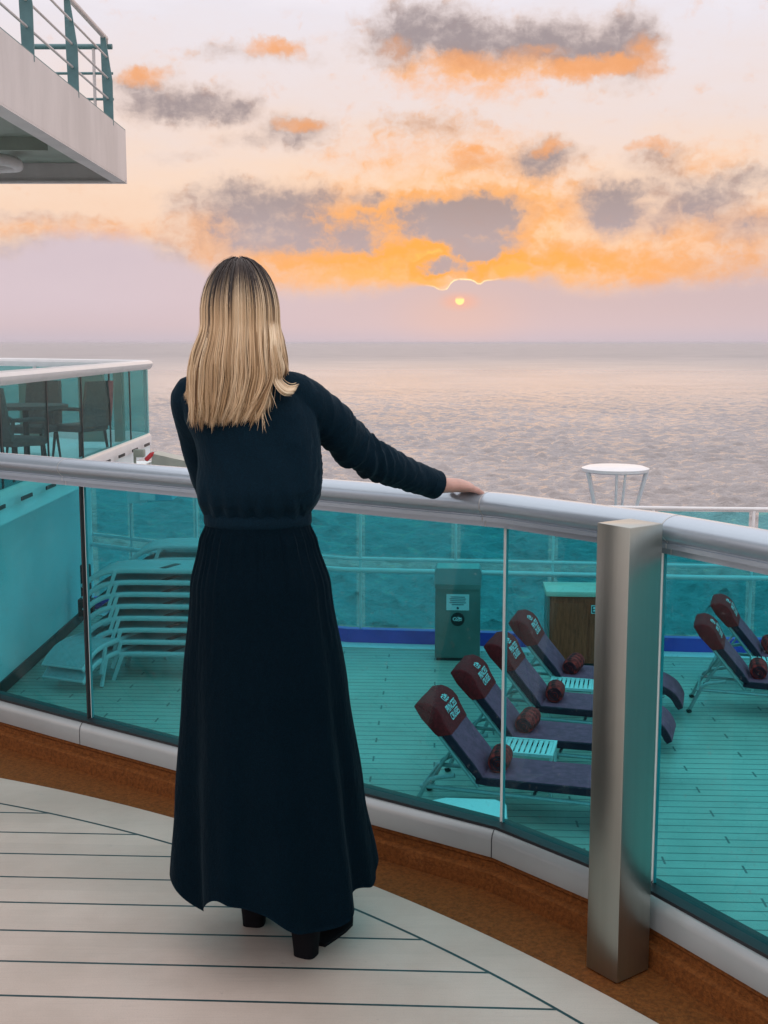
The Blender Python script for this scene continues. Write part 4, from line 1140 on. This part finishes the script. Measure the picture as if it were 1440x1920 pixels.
# cloth wrinkles
armdir = (ER_-SR).normalized(); forear = (WR-ER_).normalized()
dm.normal_update()
nrm = [v.normal.copy() for v in dm.verts]
for v, nv in zip(dm.verts, nrm):
    p = v.co; w = 0
    if p.x > -.19 or p.y > 2.93:         # sleeves: rings of soft creases
        q = p - ER_; ax = armdir if q.dot(forear) < 0 else forear
        s = q.dot(ax)
        sd_ = mnoise.noise(Vector((p.x*14, p.y*14, p.z*14)))
        pr_ = q - ax*s
        cr = 1-2*abs(mnoise.noise(Vector((s*26 + pr_.z*16, pr_.x*7, pr_.y*7+pr_.z*5))))
        cr2 = 1-2*abs(mnoise.noise(Vector((s*48 - pr_.z*20+7, pr_.x*12, pr_.z*10))))
        k_ = .45 + .9*math.exp(-(s/.11)**2)
        w += (.0065*(cr-.5) + .003*(cr2-.5))*k_
    else:
        w += .0045*mnoise.noise(Vector((p.x*9, p.y*9, p.z*7+3)))
        # gathers into the belt
        gz = max(0, 1-abs(p.z-1.11)/.07)
        w += .004*gz*math.sin(p.x*170 + 2*mnoise.noise(p*6))
        # diagonal drag lines from the armpits
        w += .003*math.sin((p.x*.8+p.z*.55)*70 + 2.5*mnoise.noise(p*5))*max(0, 1-abs(p.z-1.27)/.12)
    v.co = p + nv*w
bod = padd(obj('bodice', dm, 'dress', person, ang=180))
def ring_band(zs, fa, m, name, parent, seg=64):
    bm = B(); rs = []
    for z, grow in zs:
        x, y, a, b = fa(z); rs.append([(x+(a+grow)*math.cos(2*PI*k/seg), y+(b+grow)*math.sin(2*PI*k/seg), z) for k in range(seg)])
    rings(bm, rs); return padd(obj(name, bm, m, parent))
ring_band([(1.072, .001), (1.076, .004), (1.085, .0045), (1.098, .004), (1.102, .001)], lambda z: (-.300, 2.825, .124, .095), 'dress', 'belt', person)
# cuff edge
bm = B(); dcf = (CUFF-slR[-3]).normalized()
tube(bm, [CUFF - dcf*.035, CUFF - dcf*.03, CUFF + dcf*.004, CUFF + dcf*.007], [.034, .0385, .0395, .036], 24); padd(obj('cuff', bm, 'dress', bod))
# collar
bm = B(); tube(bm, [(-.332, 2.836, 1.43), (-.332, 2.838, 1.458)], [(.058, .054), (.052, .05)], 28); padd(obj('collar', bm, 'dress', bod))
SK = [(1.075, -.300, 2.825, .124, .095), (1.03, -.300, 2.83, .140, .118), (.925, -.297, 2.84, .168, .150), (.66, -.291, 2.85, .200, .185), (.40, -.285, 2.86, .226, .22), (.15, -.277, 2.87, .250, .25)]
SKr = SK[::-1]
def g_(x, c, w):
    d_ = (x-c+180) % 360-180; return math.exp(-(d_/w)**2)
bm = B(); NS = 360; NZ = 90; rs = []
for i in range(NZ+1):
    t_ = i/NZ; z = 1.078 - t_*(1.078-.16)
    x, y, a, b = interp(SKr, z); am = t_**1.3
    ring = []
    for k in range(NS):
        ph = 360*k/NS + 7*am*math.sin(k*.05); c, s = math.cos(R(360*k/NS)), math.sin(R(360*k/NS))
        f = 0
        f += am*(-.15*g_(ph, 213, 12) + .07*g_(ph, 190, 14) + .04*g_(ph, 232, 16) + .05*g_(ph, 268, 26) - .12*g_(ph, 291+12*t_, 9) + .08*g_(ph, 308, 14) - .17*g_(ph, 330, 9) + .05*g_(ph, 348, 12)
                 + .07*math.sin(R(ph*7))*(1 if ph < 180 else 0) + (.03*math.sin(R(ph*9)+.6) + .03*g_(ph, 252, 7) - .035*g_(ph, 262, 7) + .03*g_(ph, 318, 6))*(1 if ph > 180 else 0))
        f += .010*am*math.sin(R(ph*11)+1.3)
        gz = math.exp(-t_*8)
        f += gz*min(1, t_*25)*(.020*math.sin(R(ph*38) + 1.8*math.sin(R(ph*5))) + .010*math.sin(R(ph*61)+1))
        f += .012*mnoise.noise(Vector((c*3, s*3, z*3)))*am
        hem = .0
        if t_ > .8:
            hem = (t_-.8)/.2*(.03*math.sin(R(ph*3)+.7) + .012*math.sin(R(ph*8)) + .06*g_(ph, 190, 20) - .0*g_(ph, 275, 30) + .03*g_(ph, 250, 22) - .01*g_(ph, 290, 12) + .02*g_(ph, 335, 10))
        ring.append((x+a*(1+f)*c, y+b*(1+f)*s, z+hem))
    rs.append(ring)
vr = rings(bm, rs, cap=False)
geo = bmesh.ops.solidify(bm, geom=bm.faces[:], thickness=.003)
padd(obj('skirt', bm, 'dress', person, ang=180))

# boots
def boot(F, ang, side):
    dirv = Vector((math.sin(ang), math.cos(ang), 0)); sv = Vector((dirv.y, -dirv.x, 0))
    def P_(f, s, z): return F + dirv*f + sv*s + Vector((0, 0, z))
    bm = B()
    # upper: sections along the foot
    secs = [(-.045, .030, .055, .13), (-.03, .036, .05, .16), (.0, .037, .05, .165), (.03, .036, .045, .15), (.06, .036, .03, .105), (.10, .040, .015, .075), (.145, .042, .008, .055), (.18, .034, .008, .042), (.2, .018, .01, .03)]
    rs = []
    for f, w, z0, z1 in secs:
        rs.append([P_(f, w*math.cos(a), (z0+z1)/2 + (z1-z0)/2*math.sin(a)) for a in [2*PI*k/18 for k in range(18)]])
    rings(bm, rs)
    tube(bm, [P_(-.005, 0, .08), P_(-.01, 0, .16), P_(-.008, 0, .24), P_(-.005, 0, .27)], [(.042, .046), (.038, .042), (.044, .05), (.044, .05)], 20)
    bb = remesh(bm, .005, 4)
    o = padd(obj('boot', bb, 'boot', person, ang=180))
    bm = B()
    hl = [(.0, .028, .05), (.02, .029, .052), (.075, .034, .062)]
    rs = []
    for z, w, l in hl:
        rs.append([P_(-.018 + l*.5*math.copysign(abs(math.sin(a))**.6, math.sin(a)), w*math.copysign(abs(math.cos(a))**.6, math.cos(a)), z) for a in [2*PI*k/24 for k in range(24)]])
    rings(bm, rs); padd(obj('heel', bm, 'boot', o))
    bm = B(); rs = []
    for f, w in ((.03, .028), (.07, .036), (.12, .043), (.16, .043), (.19, .03), (.203, .012)):
        rs.append([P_(f, -w, .0), P_(f, w, .0), P_(f, w, .012), P_(f, -w, .012)])
    rings(bm, rs); padd(obj('sole', bm, 'boot', o))
boot(FR, R(24), 1); boot(FL, R(8), -1)

# --- hair: many locks of fine strands combed down from the crown
rnd = random.Random(4)
bm = B(); tone_l = bm.verts.layers.float.new('tone'); al_l = bm.verts.layers.float.new('along')
HR = Vector((.081, .100, .118))
HCc = HC + Vector((0, -.008, -.004))
# cap underneath so that no skin shows between strands
HW = [(1.28, .072, -.020), (1.32, .082, -.018), (1.37, .097, -.011), (1.43, .103, -.003), (1.5, .093, -.002), (1.55, .086, -.001), (1.58, .081, 0)]
def strand_path(phi, th0, off, length, spread, curl, jitx, front):
    """phi: angle round the head, 0 at the back centre, +90 right ear"""
    pts = []
    sp, cp = math.sin(phi), math.cos(phi)
    n1, n2 = 8, 15
    for i in range(n1):
        th = th0 + (R(94)-th0)*i/(n1-1)
        r = 1 + off
        pts.append(HCc + Vector((sp*math.sin(th)*HR.x*r, -cp*math.sin(th)*HR.y*r, math.cos(th)*HR.z*r)))
    base = pts[-1].copy(); z0 = base.z
    for i in range(1, n2+1):
        t_ = i/n2; z = z0 - length*t_
        k = spread*math.sin(min(1, t_*1.25)*PI*.5)*(1 - .55*max(0, t_-.62)/.38)
        W_, sh = interp(HW, z)
        x = HCc.x + sh + sp*(W_*(1+off*(1-.6*t_))) + jitx*t_*t_
        b_ = min(1, t_*2.2); b_ = b_*b_*(3-2*b_); x = (base.x)*(1-b_) + x*b_
        bulge = .012*math.sin(t_*PI)
        y = base.y - cp*(.010 + bulge)*t_*2*.5 - front*abs(sp)*t_*(-.035)
        q_ = min(1, max(0, (cp+.05)/.6)); q_ = q_*q_*(3-2*q_)
        yl = 2.835 - q_*(.10 + .25*off)
        u_ = min(1, t_*1.8); u_ = u_*u_*(3-2*u_)
        if cp > -.05: y = y*(1-u_) + min(y, yl)*u_
        x += curl*max(0, t_-.72)**2*6*.1
        pts.append(Vector((x, y, z)))
    return pts
def add_strand(pts, w, tone):
    n = len(pts); prev = None; tot = 0
    for i, p in enumerate(pts):
        d = (pts[min(i+1, n-1)]-pts[max(i-1, 0)]).normalized()
        out = (p - HCc); out.z = 0
        if out.length < 1e-4: out = Vector((0, -1, 0))
        out.normalize(); s = d.cross(out)
        if s.length < 1e-3: s = Vector((1, 0, 0))
        s.normalize(); nn = s.cross(d)
        ww = w*(1 if i < n-4 else (1, .8, .55, .12)[i-(n-4)])
        tri = [bm.verts.new(p + s*ww), bm.verts.new(p - s*ww), bm.verts.new(p + nn*ww*.7)]
        a_ = i/(n-1)
        for v in tri: v[tone_l] = tone; v[al_l] = a_
        if prev:
            for k in range(3): bm.faces.new((prev[k], prev[(k+1) % 3], tri[(k+1) % 3], tri[k]))
        prev = tri
def lock_len(deg):
    """how far hair falls below the widest level, by angle round the head"""
    a = abs(deg)
    if deg < -60: return .195
    if deg > 52: return .145
    return .243
NL = 96
for L_ in range(NL):
    deg = -125 + 250*(L_+rnd.random()*.8)/NL
    for layer in range(3):
        lt = min(1, max(0, rnd.gauss(.62, .15)))
        if rnd.random() < .09: lt *= .5
        loff = .02 + .035*layer + rnd.random()*.045
        ln = lock_len(deg) * (1 + rnd.uniform(-.05, .03) - .03*layer)
        if 36 < deg < 54: ln = .243 - .07*rnd.random()
        cu = rnd.uniform(-.3, .1); jx = rnd.uniform(-.006, .006); lt *= (.6, .88, 1)[layer]  # under layers coloured darker: painted shade in the grooves between locks
        th_l = R(rnd.uniform(2, 30)) if layer else R(rnd.uniform(25, 60))
        wa = rnd.uniform(.002, .007); wf = rnd.uniform(4, 8); wp = rnd.random()*6
        for s in range(22):
            dd = deg + rnd.gauss(0, (1.5, 1.3, 1.15)[layer])
            ph = R(dd); a = abs(dd); wv = (wa*math.sin(L_*1.7+layer), wf)
            spread = (.034 if dd < 0 else .030) * (1 if a > 25 else .8)
            pts = strand_path(ph, th_l + R(rnd.uniform(-2, 5)), loff + rnd.gauss(0, .008), ln*(1+rnd.gauss(0, .022)-abs(rnd.gauss(0, .02))), spread, cu, jx + rnd.gauss(0, .002), 1 if a > 50 else 0)
            for q_i, q_p in enumerate(pts):
                tt = max(0, (q_i-8)/15); q_p.x += wa*math.sin(wf*tt+wp)*tt; q_p.y += .5*wa*math.cos(wf*tt+wp)*tt
            # ends curl in under
            add_strand(pts, rnd.uniform(.0007, .0013), min(1, max(0, lt + rnd.gauss(0, .12))))
# stray wisps over the right shoulder
for k in range(26):
    a0 = R(rnd.uniform(30, 56)); pts = strand_path(a0, R(30), .06+rnd.random()*.03, rnd.uniform(.20, .27), .03, 0, 0, 0)
    tx = rnd.uniform(.005, .045)
    n = len(pts)
    for i in range(n-9, n):
        u = (i-(n-9))/8; pts[i] = pts[i] + Vector((tx*u*u, -.012*u, .012*u*u))
    add_strand(pts, rnd.uniform(.0006, .0011), rnd.uniform(.7, 1))
for k in range(70):                                # lock turning over the shoulder
    q = rnd.gauss(0, 1)
    base = strand_path(R(66+q*4), R(25), .07+rnd.random()*.04, .12, .03, 0, 0, 0)
    e = base[-1]
    end = smooth_curve([e, e+Vector((.004, -.012, -.022+q*.002)), e+Vector((.022, -.012, -.040+q*.004)), e+Vector((.042, .012, -.040+q*.006))], 4)[1:]
    add_strand(base + end, .0011, min(1, max(0, rnd.gauss(.8, .12))))
for k in range(30):                                # flyaway
    ph = R(rnd.uniform(-120, 120)); pts = strand_path(ph, R(10), .10+rnd.random()*.08, rnd.uniform(.1, .24), .05, 0, rnd.uniform(-.02, .02), 0)
    add_strand(pts, .00035, .8)
hair = padd(obj('hair', bm, 'hair', person, ang=180))
bm = B(); ell(bm, HCc + Vector((0, -.004, .004)), (.078, .096, .117), 32, 20)
bmesh.ops.delete(bm, geom=[v for v in bm.verts if v.co.y > HC.y+.045 and v.co.z < HC.z+.06], context='VERTS')
sc_ = padd(obj('hair_base', bm, 'hair_dark', hair)) if 'hair_dark' in M else None
if sc_ is None:
    M['hair_dark'] = mat('hair_roots', (.05, .028, .016), .6)
    sc_ = padd(obj('hair_base', bm, 'hair_dark', hair))
print('faces', sum(len(o.data.polygons) for o in bpy.data.objects if o.type == 'MESH'))
